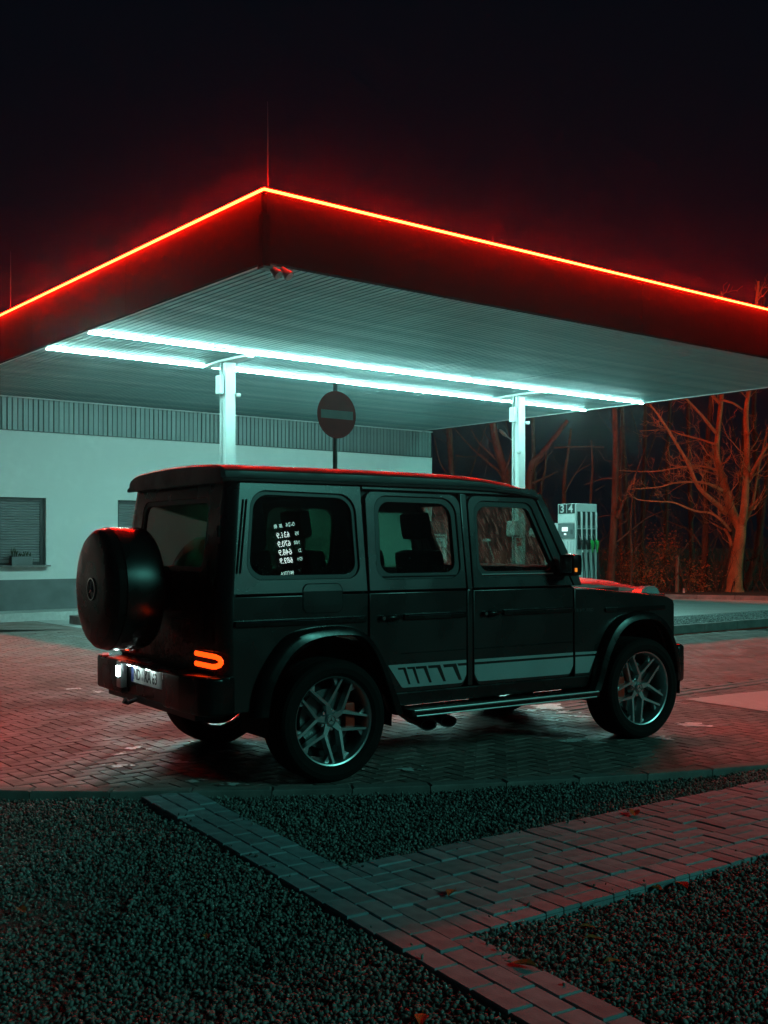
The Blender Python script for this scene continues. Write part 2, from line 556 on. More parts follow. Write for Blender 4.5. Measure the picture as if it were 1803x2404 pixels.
for key, (hx, hy) in {'h': (UW - GAP, UW / 2 - GAP), 'v': (UW / 2 - GAP, UW - GAP)}.items():
    o = MB().add(*paver_vf([(-hx, -hy), (hx, -hy), (hx, hy), (-hx, hy)])).build('paving_block', M['paver'])
    proto[key] = o.data
    bpy.data.objects.remove(o)
rest = MB()
n_single = 0
for b in bricks:
    vis = in_view(b[0], b[1], 0, 0, 0)
    jz = random.uniform(-0.0016, 0.0016)
    if n_single < 300 and vis:
        n_single += 1
        if b[4]:
            sl = (yk(b[0] + 0.05) - yk(b[0] - 0.05)) / 0.1
            nn = Vector((-sl, 1)).normalized()
            poly = clip_half(brick_poly(b), nn, nn.dot(Vector((b[0], yk(b[0])))) + 0.112)
            if len(poly) < 3:
                continue
            c = Vector((sum(p[0] for p in poly) / len(poly), sum(p[1] for p in poly) / len(poly)))
            MB().add(*paver_vf([(p[0] - c.x, p[1] - c.y) for p in poly])).build('paving_block', M['paver'], driveway, loc=(c.x, c.y, jz))
        else:
            o = bpy.data.objects.new('paving_block', proto['h' if b[2] > b[3] else 'v'])
            col.objects.link(o); o.parent = driveway
            o.location = (b[0], b[1], jz); o.rotation_euler = (random.uniform(-.004, .004), random.uniform(-.004, .004), ST_ANG)
    else:
        poly = brick_poly(b)
        if b[4]:
            sl = (yk(b[0] + 0.05) - yk(b[0] - 0.05)) / 0.1
            nn = Vector((-sl, 1)).normalized()
            poly = clip_half(poly, nn, nn.dot(Vector((b[0], yk(b[0])))) + 0.112)
            if len(poly) < 3:
                continue
        V, F = paver_vf(poly)
        rest.add([(p[0], p[1], p[2] + jz) for p in V], F)
stuff(rest.build('far_paving_blocks', M['paver'], driveway))

# flush kerb stones along the gravel
s_pos = []
acc = 0.0
xs = np.linspace(-5, 8, 2600)
pts_k = [(x, yk(x)) for x in xs]
start = 0
for i in range(1, len(pts_k)):
    acc += math.dist(pts_k[i], pts_k[i - 1])
    if acc >= 0.5:
        s_pos.append((pts_k[start], pts_k[i])); start = i; acc = 0.0
for a, b in s_pos:
    a, b = Vector(a), Vector(b)
    d = (b - a).normalized(); n = Vector((-d.y, d.x))
    a2, b2 = a + d * 0.003, b - d * 0.003
    poly = [tuple(a2), tuple(b2), tuple(b2 + n * 0.105), tuple(a2 + n * 0.105)]
    c = (a + b) / 2 + n * 0.05
    if not in_view(c.x, c.y, 0, 900, 300):
        continue
    MB().add(*paver_vf([(p[0] - c.x, p[1] - c.y) for p in poly], 0.012, -0.14, 0.008)).build('kerb_stone', M['kerb'], driveway, loc=(c.x, c.y, random.uniform(-.002, .002)))

# slot drain, smooth slab and red line on the right
u0, u1 = 1.2, 9.0
def st_strip(name, u0, u1, v0, v1, z0, z1, m, parent=None):
    p = [tuple(st(u, v)[:2]) for u, v in ((u0, v0), (u1, v0), (u1, v1), (u0, v1))]
    return MB().prism(p, z0, z1).build(name, m, parent)
for u in np.arange(u0, u1, 1.0):
    st_strip('drain_kerb', u + .004, u + .996, -3.16, -3.055, -.08, 0.006, M['kerb'], driveway)
    st_strip('drain_kerb', u + .004, u + .996, -3.005, -2.94, -.08, 0.004, M['kerb'], driveway)
slab = [px_ground(*p) for p in ((1608, 1643), (1700, 1632), (1960, 1608), (1960, 1705), (1803, 1672))]
sheet('concrete_slab', slab, 0.0065, M['concrete'])

# ------------------------------------------------------------------ brick paths through the gravel
path = thing('brick_path', 'paved foot paths crossing the gravel beds in the foreground', 'path', (0, 0, 0))
path['kind'] = 'structure'
del path['category']
dA = Vector((0.514, -0.858)); nA = Vector((0.858, 0.514)); PA = Vector((-1.34, 6.61))
dB = Vector((0.823, 0.567)); nB = Vector((0.567, -0.823)); PB = Vector((-0.13, 5.13))
def in_strip_a(p, grow=0.0):
    d = Vector(p[:2]) - PA
    return -grow < d.dot(nA) < 0.335 + grow and d.dot(dA) > -0.1
def in_path_b(p, grow=0.0):
    d = Vector(p[:2]) - PB
    return -grow < d.dot(nB) < 1.03 + grow and (Vector(p[:2]) - PA).dot(nA) > 0.30
def path_block(poly, hz=0.0):
    c = Vector((sum(p[0] for p in poly) / len(poly), sum(p[1] for p in poly) / len(poly)))
    if not in_view(c.x, c.y, 0, 900, 700):
        return
    o = MB().add(*paver_vf([(p[0] - c.x, p[1] - c.y) for p in poly], 0.0, -0.07, 0.0045)).build('path_block', M['path_paver'], path, loc=(c.x, c.y, random.uniform(-.004, .003) + hz))
    o.rotation_euler = (random.uniform(-.006, .006), random.uniform(-.006, .006), random.uniform(-.004, .004))
g = 0.0032
for row in range(3):
    w0, w1 = row * 0.1117 + g, (row + 1) * 0.1117 - g
    s = -0.12 * (row % 2)
    while s < 5.2:
        ln = 0.21
        s0, s1 = max(s, 0.03) + g, s + ln - g
        if s1 - s0 > 0.03:
            path_block([tuple(PA + dA * a + nA * b) for a, b in ((s0, w0), (s1, w0), (s1, w1), (s0, w1))])
        s += ln
q = 0.206
for i in range(0, 27):
    for j in range(5):
        for k in range(2):
            if (i + j) % 2:
                a0, a1, b0, b1 = i * q, (i + 1) * q, j * q + k * q / 2, j * q + (k + 1) * q / 2
            else:
                a0, a1, b0, b1 = i * q + k * q / 2, i * q + (k + 1) * q / 2, j * q, (j + 1) * q
            poly = [tuple(PB + dB * a + nB * b) for a, b in ((a0 + g, b0 + g), (a1 - g, b0 + g), (a1 - g, b1 - g), (a0 + g, b1 - g))]
            cc = nA.dot(PA) + 0.335 + g
            poly = clip_half(poly, nA, cc)
            if len(poly) >= 3:
                path_block(poly, -0.004)
bed = [tuple(PA + dA * a + nA * b) for a, b in ((0, 0), (6, 0), (6, .335), (0, .335))]
struct(MB().add([(*p, -0.014) for p in bed], [(0, 1, 2, 3)]).build('path_bed', M['joint'], path))
bed = [tuple(PB + dB * a + nB * b) for a, b in ((-.05, 0), (5, 0), (5, 1.03), (-.05, 1.03))]
MB().add([(*p, -0.018) for p in bed], [(0, 1, 2, 3)]).build('path_bed', M['joint'], path)

# ------------------------------------------------------------------ gravel beds
def stones(name, pts, rmin, rmax, m, seed=3):
    r_ = np.random.default_rng(seed)
    t = (1 + 5 ** 0.5) / 2
    iv = np.array([(-1, t, 0), (1, t, 0), (-1, -t, 0), (1, -t, 0), (0, -1, t), (0, 1, t), (0, -1, -t), (0, 1, -t), (t, 0, -1), (t, 0, 1), (-t, 0, -1), (-t, 0, 1)], float)
    iv /= np.linalg.norm(iv[0])
    fc = np.array([(0, 11, 5), (0, 5, 1), (0, 1, 7), (0, 7, 10), (0, 10, 11), (1, 5, 9), (5, 11, 4), (11, 10, 2), (10, 7, 6), (7, 1, 8), (3, 9, 4), (3, 4, 2), (3, 2, 6), (3, 6, 8), (3, 8, 9), (4, 9, 5), (2, 4, 11), (6, 2, 10), (8, 6, 7), (9, 8, 1)])
    n = len(pts)
    sc = r_.uniform(rmin, rmax, (n, 1, 1)) * np.stack([r_.uniform(.75, 1.45, n), r_.uniform(.6, 1.0, n), r_.uniform(.4, .8, n)], 1)[:, None, :]
    V = iv[None] * r_.uniform(0.72, 1.12, (n, 12, 1)) * sc
    q = r_.normal(size=(n, 4)); q[:, 0] += 0.6; q /= np.linalg.norm(q, axis=1, keepdims=True)
    w, x, y, z = q.T
    Rm = np.stack([np.stack([1 - 2 * (y * y + z * z), 2 * (x * y - z * w), 2 * (x * z + y * w)], -1),
                   np.stack([2 * (x * y + z * w), 1 - 2 * (x * x + z * z), 2 * (y * z - x * w)], -1),
                   np.stack([2 * (x * z - y * w), 2 * (y * z + x * w), 1 - 2 * (x * x + y * y)], -1)], 1)
    V = np.einsum('nij,nkj->nki', Rm, V) + np.asarray(pts)[:, None, :]
    F = fc[None] + (np.arange(n) * 12)[:, None, None]
    me = bpy.data.meshes.new(name)
    me.vertices.add(n * 12); me.vertices.foreach_set('co', V.reshape(-1).astype(np.float32))
    me.loops.add(n * 60); me.loops.foreach_set('vertex_index', F.reshape(-1).astype(np.int32))
    me.polygons.add(n * 20)
    me.polygons.foreach_set('loop_start', np.arange(0, n * 60, 3, dtype=np.int32))
    me.polygons.foreach_set('loop_total', np.full(n * 20, 3, dtype=np.int32))
    me.update(calc_edges=True); me.validate()
    return link_mesh(name, me, m, fix=False)

sheet('gravel_bed', [(x, yk(x) - 0.005) for x in ks] + [(11, -2), (-9, -2)], -0.048, M['gravel_base'])
pts = []
step = 0.0180
for layer in range(2):
    yy = 2.3
    while yy < 9.6:
        hw0 = -(CX + 700) / FPX * yy; hw1 = (W_PX - CX + 700) / FPX * yy
        st_ = step if yy < 5.6 else step * 1.12
        n = int((hw1 - hw0) / st_)
        X = hw0 + (np.arange(n) + rng.uniform(0, 1, n)) * st_
        Y = yy + rng.uniform(0, st_, n)
        keep = (Y < np.polyval(kc, X) - 0.016)
        for B0, N0, w in ((PA, nA, 0.335),):
            d = (X - B0.x) * N0.x + (Y - B0.y) * N0.y
            keep &= ~((d > -0.012) & (d < w + 0.012))
        da = (X - PA.x) * nA.x + (Y - PA.y) * nA.y
        d = (X - PB.x) * nB.x + (Y - PB.y) * nB.y
        edge = rng.uniform(-0.03, 0.02, n)
        keep &= ~((d > edge) & (d < 1.03 - edge) & (da > 0.3))
        slope = np.where(X < -1.0, -0.015, 0.0)
        hump = 0.012 * np.sin(X * 2.3 + Y * 1.7) + 0.008 * np.sin(X * 5.1 - Y * 4.3)
        Z = -0.036 + 0.015 * layer + hump * 0.6 + slope + rng.uniform(-.006, .006, n)
        if layer:
            keep &= rng.uniform(0, 1, n) < 0.62
        out_ = (X < -(CX + 120) / FPX * yy) | (X > (W_PX - CX + 120) / FPX * yy)
        keep &= ~(out_ & (rng.uniform(0, 1, n) < 0.35))
        pts.append(np.stack([X, Y, Z], 1)[keep])
        yy += st_
pts = np.concatenate(pts)
stuff(stones('gravel', pts, 0.0075, 0.0150, M['gravel']), 'crushed dark stone filling the beds around the paths', 'gravel')
# a few stones that strayed on to the blocks
stray = []
for i in range(60):
    s_ = rng.uniform(0, 4)
    p = PB + dB * s_ + nB * float(rng.choice([rng.uniform(0.02, .12), rng.uniform(.9, 1.02)])) if i % 2 else PA + dA * rng.uniform(.5, 4) + nA * float(rng.choice([rng.uniform(.01, .06), rng.uniform(.28, .33)]))
    stray.append((p.x, p.y, 0.006))
stuff(stones('stray_gravel', np.array(stray), 0.006, 0.012, M['gravel'], 5), 'loose stones strayed on to the path edges', 'gravel')

# ------------------------------------------------------------------ wet glints on the pavers, painted as pale patches
glint_px = [(313, 1757, 46, 8), (283, 1771, 30, 5), (279, 1799, 50, 8), (452, 1835, 44, 7), (548, 1842, 44, 7), (585, 1748, 30, 5), (642, 1742, 34, 6),
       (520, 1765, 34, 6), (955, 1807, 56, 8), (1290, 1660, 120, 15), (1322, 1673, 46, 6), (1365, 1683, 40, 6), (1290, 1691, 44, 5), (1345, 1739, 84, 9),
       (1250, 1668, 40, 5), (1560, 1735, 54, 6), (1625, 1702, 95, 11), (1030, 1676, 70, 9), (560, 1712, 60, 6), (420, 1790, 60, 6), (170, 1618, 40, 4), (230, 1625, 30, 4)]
for i, (px, py, w, hh) in enumerate(glint_px):
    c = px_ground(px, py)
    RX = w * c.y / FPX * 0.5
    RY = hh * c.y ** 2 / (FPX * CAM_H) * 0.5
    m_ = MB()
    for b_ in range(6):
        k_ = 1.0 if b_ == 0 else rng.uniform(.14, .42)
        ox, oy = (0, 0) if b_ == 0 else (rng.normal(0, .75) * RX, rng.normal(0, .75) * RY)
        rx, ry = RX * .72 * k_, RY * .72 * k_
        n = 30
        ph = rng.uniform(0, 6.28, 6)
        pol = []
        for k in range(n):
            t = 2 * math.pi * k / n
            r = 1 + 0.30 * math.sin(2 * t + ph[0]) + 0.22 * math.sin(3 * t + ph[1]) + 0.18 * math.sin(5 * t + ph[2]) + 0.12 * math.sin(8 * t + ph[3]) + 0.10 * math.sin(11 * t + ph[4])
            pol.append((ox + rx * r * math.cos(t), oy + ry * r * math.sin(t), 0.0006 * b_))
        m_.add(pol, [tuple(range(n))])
    struct(m_.build('glint_patch', M['wet_glint'], loc=(c.x, c.y, 0.0045)))

# ------------------------------------------------------------------ fallen leaves
lf = [(1600, 2079, 0.055, 'orange leaf lying flat on the gravel below the brick path'), (1543, 2084, 0.03, 'small leaf fragment just left of the largest orange leaf'),
      (1393, 2205, 0.04, 'dark leaf on the inner edge of the diagonal path'), (1440, 2261, 0.045, 'brown leaf lying beside the right edge of the diagonal path'),
      (1230, 2281, 0.05, 'orange leaf at the path edge near the bottom of the picture'), (990, 2395, 0.05, 'orange leaf lowest in the picture beside the diagonal path'),
      (1538, 2087, 0.03, 'tiny red leaf among stones beneath the brick path'), (50, 2137, 0.04, 'reddish leaf far left in the gravel bed'),
      (1380, 2178, 0.035, 'red leaf between the two paths where they part'), (485, 2200, 0.035, 'brown leaf alone in the middle of the large gravel bed'),
      (1490, 1920, 0.06, 'flat brown leaf lying on the brick path'), (1060, 2110, 0.05, 'dark leaf lying across the joint where the two paths meet')]
for px, py, s, lab in lf:
    c = px_ground(px, py, -0.02)
    on = in_strip_a(c, .0) or in_path_b(c, .0)
    a = rng.uniform(0, 6.28)
    m_ = MB()
    outl = [(0, -1), (.35, -.6), (.5, -.1), (.42, .35), (.2, .75), (0, 1.05), (-.2, .75), (-.42, .35), (-.5, -.1), (-.35, -.6)]
    V = [(x * s, y * s, abs(x) * s * 0.55 + 0.10 * s * math.sin(y * 3)) for x, y in outl] + [(0, 0.0, 0)]
    F = [(i, (i + 1) % 10, 10) for i in range(10)]
    m_.add(V, F)
    m_.tube([(0, -s, 0), (0.02 * s, -1.5 * s, 0.05 * s)], 0.0012, 4)
    o = m_.build('fallen_leaf', M['leaf'], loc=(c.x, c.y, 0.006 if on else -0.018), rotz=a)
    tag(o, lab, 'leaf', 'leaves fallen on the gravel and paths')

# ------------------------------------------------------------------ canopy
CU, CV = 12.8, 12.1            # canopy length along u, depth along v up to the wall
ZS, ZT = 4.60, 5.392            # soffit and fascia top
canopy = thing('station_canopy', 'flat dark canopy with slatted underside over the fuel pumps', 'canopy', A0, ST_ANG)
for k in range(4):
    MB().box((CU / 8 * (2 * k + 1), -0.03, (ZS + ZT) / 2 - .01), (CU / 4 - .006 + (.06 if k in (0, 3) else 0), 0.06, ZT - ZS + .02), bev=0.003).build('fascia_panel', M['fascia'], canopy)
for k in range(4):
    ln = (CV + 1.2) / 4
    MB().box((-0.03, .002 + ln * (k + .5), (ZS + ZT) / 2 - .01), (0.06, ln - .006, ZT - ZS + .02), bev=0.003).build('fascia_panel', M['fascia'], canopy)
    MB().box((CU + 0.03, .002 + ln * (k + .5), (ZS + ZT) / 2 - .01), (0.06, ln - .006, ZT - ZS + .02), bev=0.003).build('fascia_panel', M['fascia'], canopy)
for c, s in (((CU / 2, 0.10, ZT - .03), (CU - .02, .18, .012)), ((0.06, CV / 2 + .75, ZT - .03), (.10, CV + 1.0, .012)), ((CU - .06, CV / 2 + .75, ZT - .03), (.10, CV + 1.0, .012))):
    MB().box(c, s).build('parapet_cap', M['flashing'], canopy)
MB().box((CU / 2, CV / 2 + 1.5, 5.2), (CU - .02, CV + 2.9, .12)).build('roof_deck', M['dark'], canopy)
MB().box((CU / 2, CV / 2, ZS + .06), (CU - .02, CV - .02, .02)).build('soffit_backing', M['dark'], canopy)
slat_m = None
NS = 128
for i in range(NS):
    u = (i + .5) * CU / NS
    if slat_m is None:
        prof = [(-.042, .0), (-.042, .020), (-.039, .020), (-.038, .003), (.038, .003), (.039, .020), (.042, .020), (.042, .0), (.038, -.0045), (-.038, -.0045)]
        V = [(p[0], .012, p[1]) for p in prof] + [(p[0], CV - .012, p[1]) for p in prof]
        n = len(prof)
        F = [(k, (k + 1) % n, n + (k + 1) % n, n + k) for k in range(n)] + [tuple(range(n)), tuple(range(2 * n - 1, n - 1, -1))]
        o = slat_m = MB().add(V, F).build('soffit_slat', M['slat'], canopy)
    else:
        o = inst('soffit_slat', slat_m, canopy)
    o.location = (u, 0, ZS + random.uniform(-.0012, .0012))
    o.rotation_euler = (0, random.uniform(-.012, .012), 0)
MB().box((CU - .02, CV / 2, ZS - .012), (.035, CV, .014)).build('edge_trim', M['white_steel'], canopy)
MB().box((CU / 2, .02, ZS - .012), (CU - .1, .03, .014)).build('edge_trim', M['fascia'], canopy)
MB().box((.02, CV / 2, ZS - .012), (.03, CV - .1, .014)).build('edge_trim', M['white_steel'], canopy)
MB().box((-.075, -.075, 4.80), (.10, .10, .56), bev=.01).build('corner_cover', M['fascia'], canopy)
# neon line round the top of the fascia on stand-off clips; right run added unseen for the trees
nz = 5.345
for nm, lab, a, b in (('neon_or_added_tube', 'red neon line along the front edge of the canopy', (-.092, -.092), (CU + .092, -.092)),
                      ('neon_or_added_tube', 'red neon line along the left edge of the canopy', (-.092, -.062), (-.092, CV + 1)),
                      ('neon_or_added_tube', 'unseen orange tube added above the far right canopy edge to light the trees', (CU - .20, .15), (CU - .20, CV - .4))):
    zz_ = nz if 'far right' not in lab else ZT + .22
    root = thing(nm, lab, 'neon light', st(a[0], a[1], zz_), ST_ANG, 'neon lines round the canopy')
    dx, dy = b[0] - a[0], b[1] - a[1]
    MB().tube([(0, 0, 0), (dx / 2, dy / 2, 0), (dx, dy, 0)], 0.0150 if zz_ == nz else 0.02, 8).build('tube', M['neon'] if zz_ == nz else M['added_side_tube'], root, smooth=4)
    ln = math.hypot(dx, dy)
    ox, oy = ((0, .018) if dy == 0 else ((.018, 0) if a[0] < 0 else (-.018, 0)))
    for k in range(int(ln / .8) + 1):
        t = min(.2 + k * .8, ln - .1) / ln
        if zz_ > nz:
            MB().box((dx * t, dy * t, -.14), (.02, .02, .26)).build('clip', M['trim'], root)
        else:
            MB().box((dx * t + ox, dy * t + oy, 0), (.02 + abs(ox), .02 + abs(oy), .012)).build('clip', M['trim'], root)
# lightning rods
for (u, v), lab in (((.05, .05), 'thin lightning rod rising from the front corner of the canopy'), ((-.02, 7.69), 'thin lightning rod on the left edge of the canopy')):
    root = thing('lightning_rod', lab, 'lightning rod', st(u, v, ZT - .03), ST_ANG, 'lightning rods on the canopy')
    MB().tube([(0, 0, 0), (0, 0, .5), (0, 0, 1.0)], [.007, .006, .003], 6).build('rod', M['galv'], root, smooth=4)
    MB().box((0, 0, .012), (.08, .08, .024), bev=.004).build('base', M['trim'], root)
# twin spotlight under the corner
root = thing('twin_spotlight', 'small dark twin floodlight hanging under the front corner of the canopy', 'floodlight', st(0, 0, 4.52), ST_ANG)
MB().box((-.03, -.06, .0), (.17, .12, .05), bev=.008).build('bracket', M['trim'], root)
for k, (x, y) in enumerate(((.03, -.10), (.15, -.13))):
    h_ = MB()
    d = Vector((.25, -.55, -.6)).normalized()
    c = Vector((x, y, -.03))
    h_.tube([c - d * .05, c + d * .02, c + d * .07, c + d * .09], [.03, .045, .058, .055], 16)
    o = h_.build('lamp_head', M['grey_plastic'], root, smooth=.7)
    MB().tube([c + d * .0905, c + d * .094], [.048, .046], 16).build('lens', M['ind_lens'], o)

# ------------------------------------------------------------------ linear lamps under the canopy
for v, lab in ((4.80, 'cold white strip light under the canopy nearer the front edge'), (6.38, 'cold white strip light under the canopy nearer the building')):
    root = thing('strip_light', lab, 'strip light', st(0, v, 4.580), ST_ANG, 'strip lights under the canopy')
    MB().box((CU / 2, 0, .0065), (CU - .06, .046, .013), bev=.002).build('housing', M['white_steel'], root)
    for k in range(5):
        a, b = .04 + k * (CU - .08) / 5, .04 + (k + 1) * (CU - .08) / 5
        prof = [(.0165 * math.cos(t), .005 - .0165 * math.sin(t)) for t in np.linspace(.35, math.pi - .35, 7)]
        V = [(a + .006, p[0], p[1]) for p in prof] + [(b - .006, p[0], p[1]) for p in prof]
        F = [(i, i + 1, 8 + i, 7 + i) for i in range(6)] + [tuple(range(7)), tuple(range(13, 6, -1))]
        MB().add(V, F).build('diffuser', M['lamp'], root)
    for k in range(6):
        MB().box((.05 + k * (CU - .1) / 5, 0, .0), (.014, .064, .030)).build('end_cap', M['pale_plastic'], root)

# ------------------------------------------------------------------ columns
def column(u, v, lab, right):
    root = thing('canopy_column', lab, 'column', st(u, v, 0.15), ST_ANG, 'steel columns carrying the canopy')
    H = 4.60 - .15
    m_ = MB()
    m_.box((0, -.085, H / 2), (.19, .018, H)); m_.box((0, .085, H / 2), (.19, .018, H)); m_.box((0, 0, H / 2), (.012, .152, H))
    m_.build('shaft', M['white_steel'], root)
    MB().box((-.04, 0, H / 2), (.05, .07, H - .1), bev=.006).build('cable_duct', M['white_steel'], root)
    m_ = MB()
    m_.prism([(-.07, -.71), (.07, -.71), (.14, -.10), (.14, .10), (.07, .67), (-.07, .67), (-.14, .10), (-.14, -.10)], H - .045, H - .008)
    m_.build('cross_arm', M['white_steel'], root)
    MB().box((0, 0, .012), (.34, .34, .024), bev=.004).build('base_plate', M['white_steel'], root)
    MB().box((-.14, .02, H - .42), (.08, .14, .30), bev=.008).build('junction_box', M['white_steel'], root)
    def dome(x, y, z):
        q = MB().lathe([(0.0, .0), (.004, .038), (.02, .05), (.05, .05), (.062, .044), (.066, 0)], 16, (x, y, z), 'z')
        q.tube([(x * .5, y * .75, z + .045), (x, y, z + .045)], .014, 6)
        return q.build('sensor', M['pale_plastic'], root, smooth=.7)
    dome(.12, -.13, 3.83)
    if right:
        dome(-.12, -.12, 3.22)
    return root
column(2.90, 5.66, 'white steel canopy column on the left, in front of the shop wall', False)
column(9.72, 5.56, 'white steel canopy column on the right, in front of the trees', True)

# pump islands and kerbs
def island(name, u0, u1, v0, v1, h_, lab, top_m):
    root = thing(name, lab, 'kerb', st((u0 + u1) / 2, (v0 + v1) / 2), ST_ANG)
    L, D = u1 - u0, v1 - v0
    MB().box((0, 0, h_ / 2 - .03), (L - .2, D - .2, h_ - .03)).build('fill', top_m, root)
    n = max(1, round(L))
    for k in range(n):
        for sy in (-1, 1):
            MB().box((-L / 2 + (k + .5) * L / n, sy * (D / 2 - .06), h_ / 2 - .03), (L / n - .006, .12, h_ + .06), bev=.012).build('kerb_stone', M['kerb'], root)
    for sx in (-1, 1):
        MB().box((sx * (L / 2 - .06), 0, h_ / 2 - .031), (.12, D - .246, h_ + .058), bev=.012).build('kerb_stone', M['kerb'], root)
    return root
island('pump_island', 2.1, 12.4, 5.0, 6.3, .15, 'raised pump island under the canopy columns', M['concrete'])
island('traffic_island', 2.0, 11.0, 9.4, 10.1, .16, 'dark kerbed island in front of the shop wall', M['concrete'])
gi = island('gravel_island', 5.0, 16.0, 1.36, 2.85, .15, 'kerbed gravel island in front of the pumps on the right', M['soil'])
gp = [(*st(rng.uniform(7.5, 16), rng.uniform(1.50, 2.72))[:2], .135 + rng.uniform(-.006, .01)) for _ in range(9000)]
o = stones('island_gravel', np.array(gp), .014, .026, M['gravel'], 9)
stuff(o, 'gravel filling the kerbed island on the right', 'gravel')
struct(st_strip('red_line', 4.0, 16.0, 1.27, 1.345, -.02, .0068, M['red_line']))

# ------------------------------------------------------------------ shop building
shop = thing('shop_building', 'long white rendered shop building with grey ribbed band', 'building', st(0, 12.12), ST_ANG)
UL, UR = -9.0, 13.2
wins = [(.62, 2.34), (3.97, 5.69), (7.3, 9.02)]
loops = [[(UL, .8), (UR, .8), (UR, 3.90), (UL, 3.90)]]
for a, b in wins:
    loops.append([(a, 1.10), (b, 1.10), (b, 2.51), (a, 2.51)])
VF = fill(loops, .14)
MB().add(*vmap(VF, lambda a, b, c: (a, .14 + c, b))).build('wall', M['render'], shop)
MB().box(((UL + UR) / 2, .16, .40), (UR - UL - .02, .32, .80)).build('plinth', M['plinth'], shop)
MB().box((UR - .14, 4.28, 2.35), (.28, 8.0, 3.1)).build('side_wall', M['render'], shop)
MB().box((UR - .15, 4.28, .40), (.27, 7.9, .80)).build('side_plinth', M['plinth'], shop)
MB().box((UR - .16, 4.2, 4.3), (.3, 8.0, .76)).build('side_band', M['cladding'], shop)
MB().box(((UL + UR) / 2, 4.3, 4.3), (UR - UL - .7, 7.9, .5)).build('roof', M['dark'], shop)
MB().box(((UL + UR) / 2, .05, 4.25), (UR - UL - .02, .1, .70)).build('band_backing', M['dark'], shop)
strip_m = None
pitch = .111
for i in range(int((UR - (-2.6)) / pitch)):
    u = -2.6 + (i + .5) * pitch
    if strip_m is None:
        prof = [(-.054, 0), (-.047, -.018), (.036, -.018), (.043, 0), (.054, 0), (.054, .01), (-.054, .01)]
        n = len(prof)
        V = [(p[0], p[1], 3.90) for p in prof] + [(p[0], p[1], 4.575) for p in prof]
        F = [(k, (k + 1) % n, n + (k + 1) % n, n + k) for k in range(n)] + [tuple(range(n)), tuple(range(2 * n - 1, n - 1, -1))]
        o = strip_m = MB().add(V, F).build('cladding_strip', M['cladding'], shop)
    else:
        o = inst('cladding_strip', strip_m, shop)
    o.location = (u, random.uniform(-.002, .002), 0)
MB().box(((UL + UR) / 2, -.02, 4.585), (UR - UL, .05, .025), bev=.004).build('top_trim', M['white_steel'], shop)
MB().box(((UL + UR) / 2, -.02, 3.893), (UR - UL, .06, .012)).build('drip_trim', M['frame_dark'], shop)
for a, b in wins:
    w = MB()
    for c, s in (((a + .03, .13, 1.805), (.06, .10, 1.41)), ((b - .05, .13, 1.805), (.10, .10, 1.41)), (((a + b) / 2, .13, 2.47), (b - a - .16, .10, .08)), (((a + b) / 2, .13, 1.125), (b - a - .16, .10, .05))):
        w.box(c, s)
    fr = w.build('window', M['frame_dark'], shop)
    sl = MB()
    V, F = [], []
    zc = 1.15
    ux0, ux1 = a + .06, b - .10
    while zc < 2.43:
        for p in ((.115, 0), (.098, .012), (.096, .030), (.106, .046), (.122, .052)):
            V += [(ux0, p[0], zc + p[1]), (ux1, p[0], zc + p[1])]
        zc += .053
    for k in range(len(V) // 2 - 1):
        F.append((2 * k, 2 * k + 1, 2 * k + 3, 2 * k + 2))
    sl.add(V, F).build('roller_shutter', M['shutter'], fr)
    MB().box(((a + b) / 2, -.045, 1.085), (b - a + .08, .25, .03), bev=.005).build('sill', M['kerb'], fr)
sidewalk = st_strip('sidewalk', -9, 13.4, 11.25, 12.115, -.05, .16, M['concrete'])
struct(sidewalk)
# planter on the sill
pl = thing('planter_box', 'grey planter box with sparse plants on the shop window sill', 'planter', st(1.78, 12.06, 1.10), ST_ANG)
MB().box((0, 0, .09), (.44, .15, .18), bev=.012).build('box', M['plinth'], pl)
MB().box((0, 0, .176), (.41, .12, .02)).build('soil', M['soil'], pl)
for k in range(9):
    x = -.19 + .047 * k + random.uniform(-.012, .012)
    hh = random.uniform(.06, .15) if k > 2 else random.uniform(.12, .28)
    m_ = MB()
    for j in range(5):
        a = random.uniform(0, 6.28)
        tip = Vector((x + .04 * math.cos(a), .04 * math.sin(a), .18 + hh * random.uniform(.6, 1)))
        m_.tube([(x, 0, .17), ((x + tip.x) / 2, tip.y / 2, .18 + hh * .5), tip], [.004, .008, .001], 4)
    m_.build('plant', M['plant'], pl)

# ------------------------------------------------------------------ no-entry sign
sp = px_ground(791, 1277 + 2528.8 * CAM_H / 13.7)
sign = thing('no_entry_sign', 'round no-entry sign on a dark post behind the parked car', 'road sign', (sp.x, 13.7, 0), R(37))
MB().tube([(0, .04, 0), (0, .04, 3.585)], .03, 12).build('post', M['galv'], sign, smooth=.8)
MB().lathe([(0.0, 0), (0.0, .285), (-.004, .298), (0.006, .302), (.012, .298), (.012, 0)], 48, (0, 0, 3.185), 'y').build('disc', M['sign_red'], sign)
MB().box((0, -.004, 3.185), (.50, .006, .105), bev=.001).build('bar', M['sign_bar'], sign)
for z in (3.05, 3.32):
    MB().box((0, .03, z), (.10, .05, .03), bev=.004).build('clamp', M['galv'], sign)

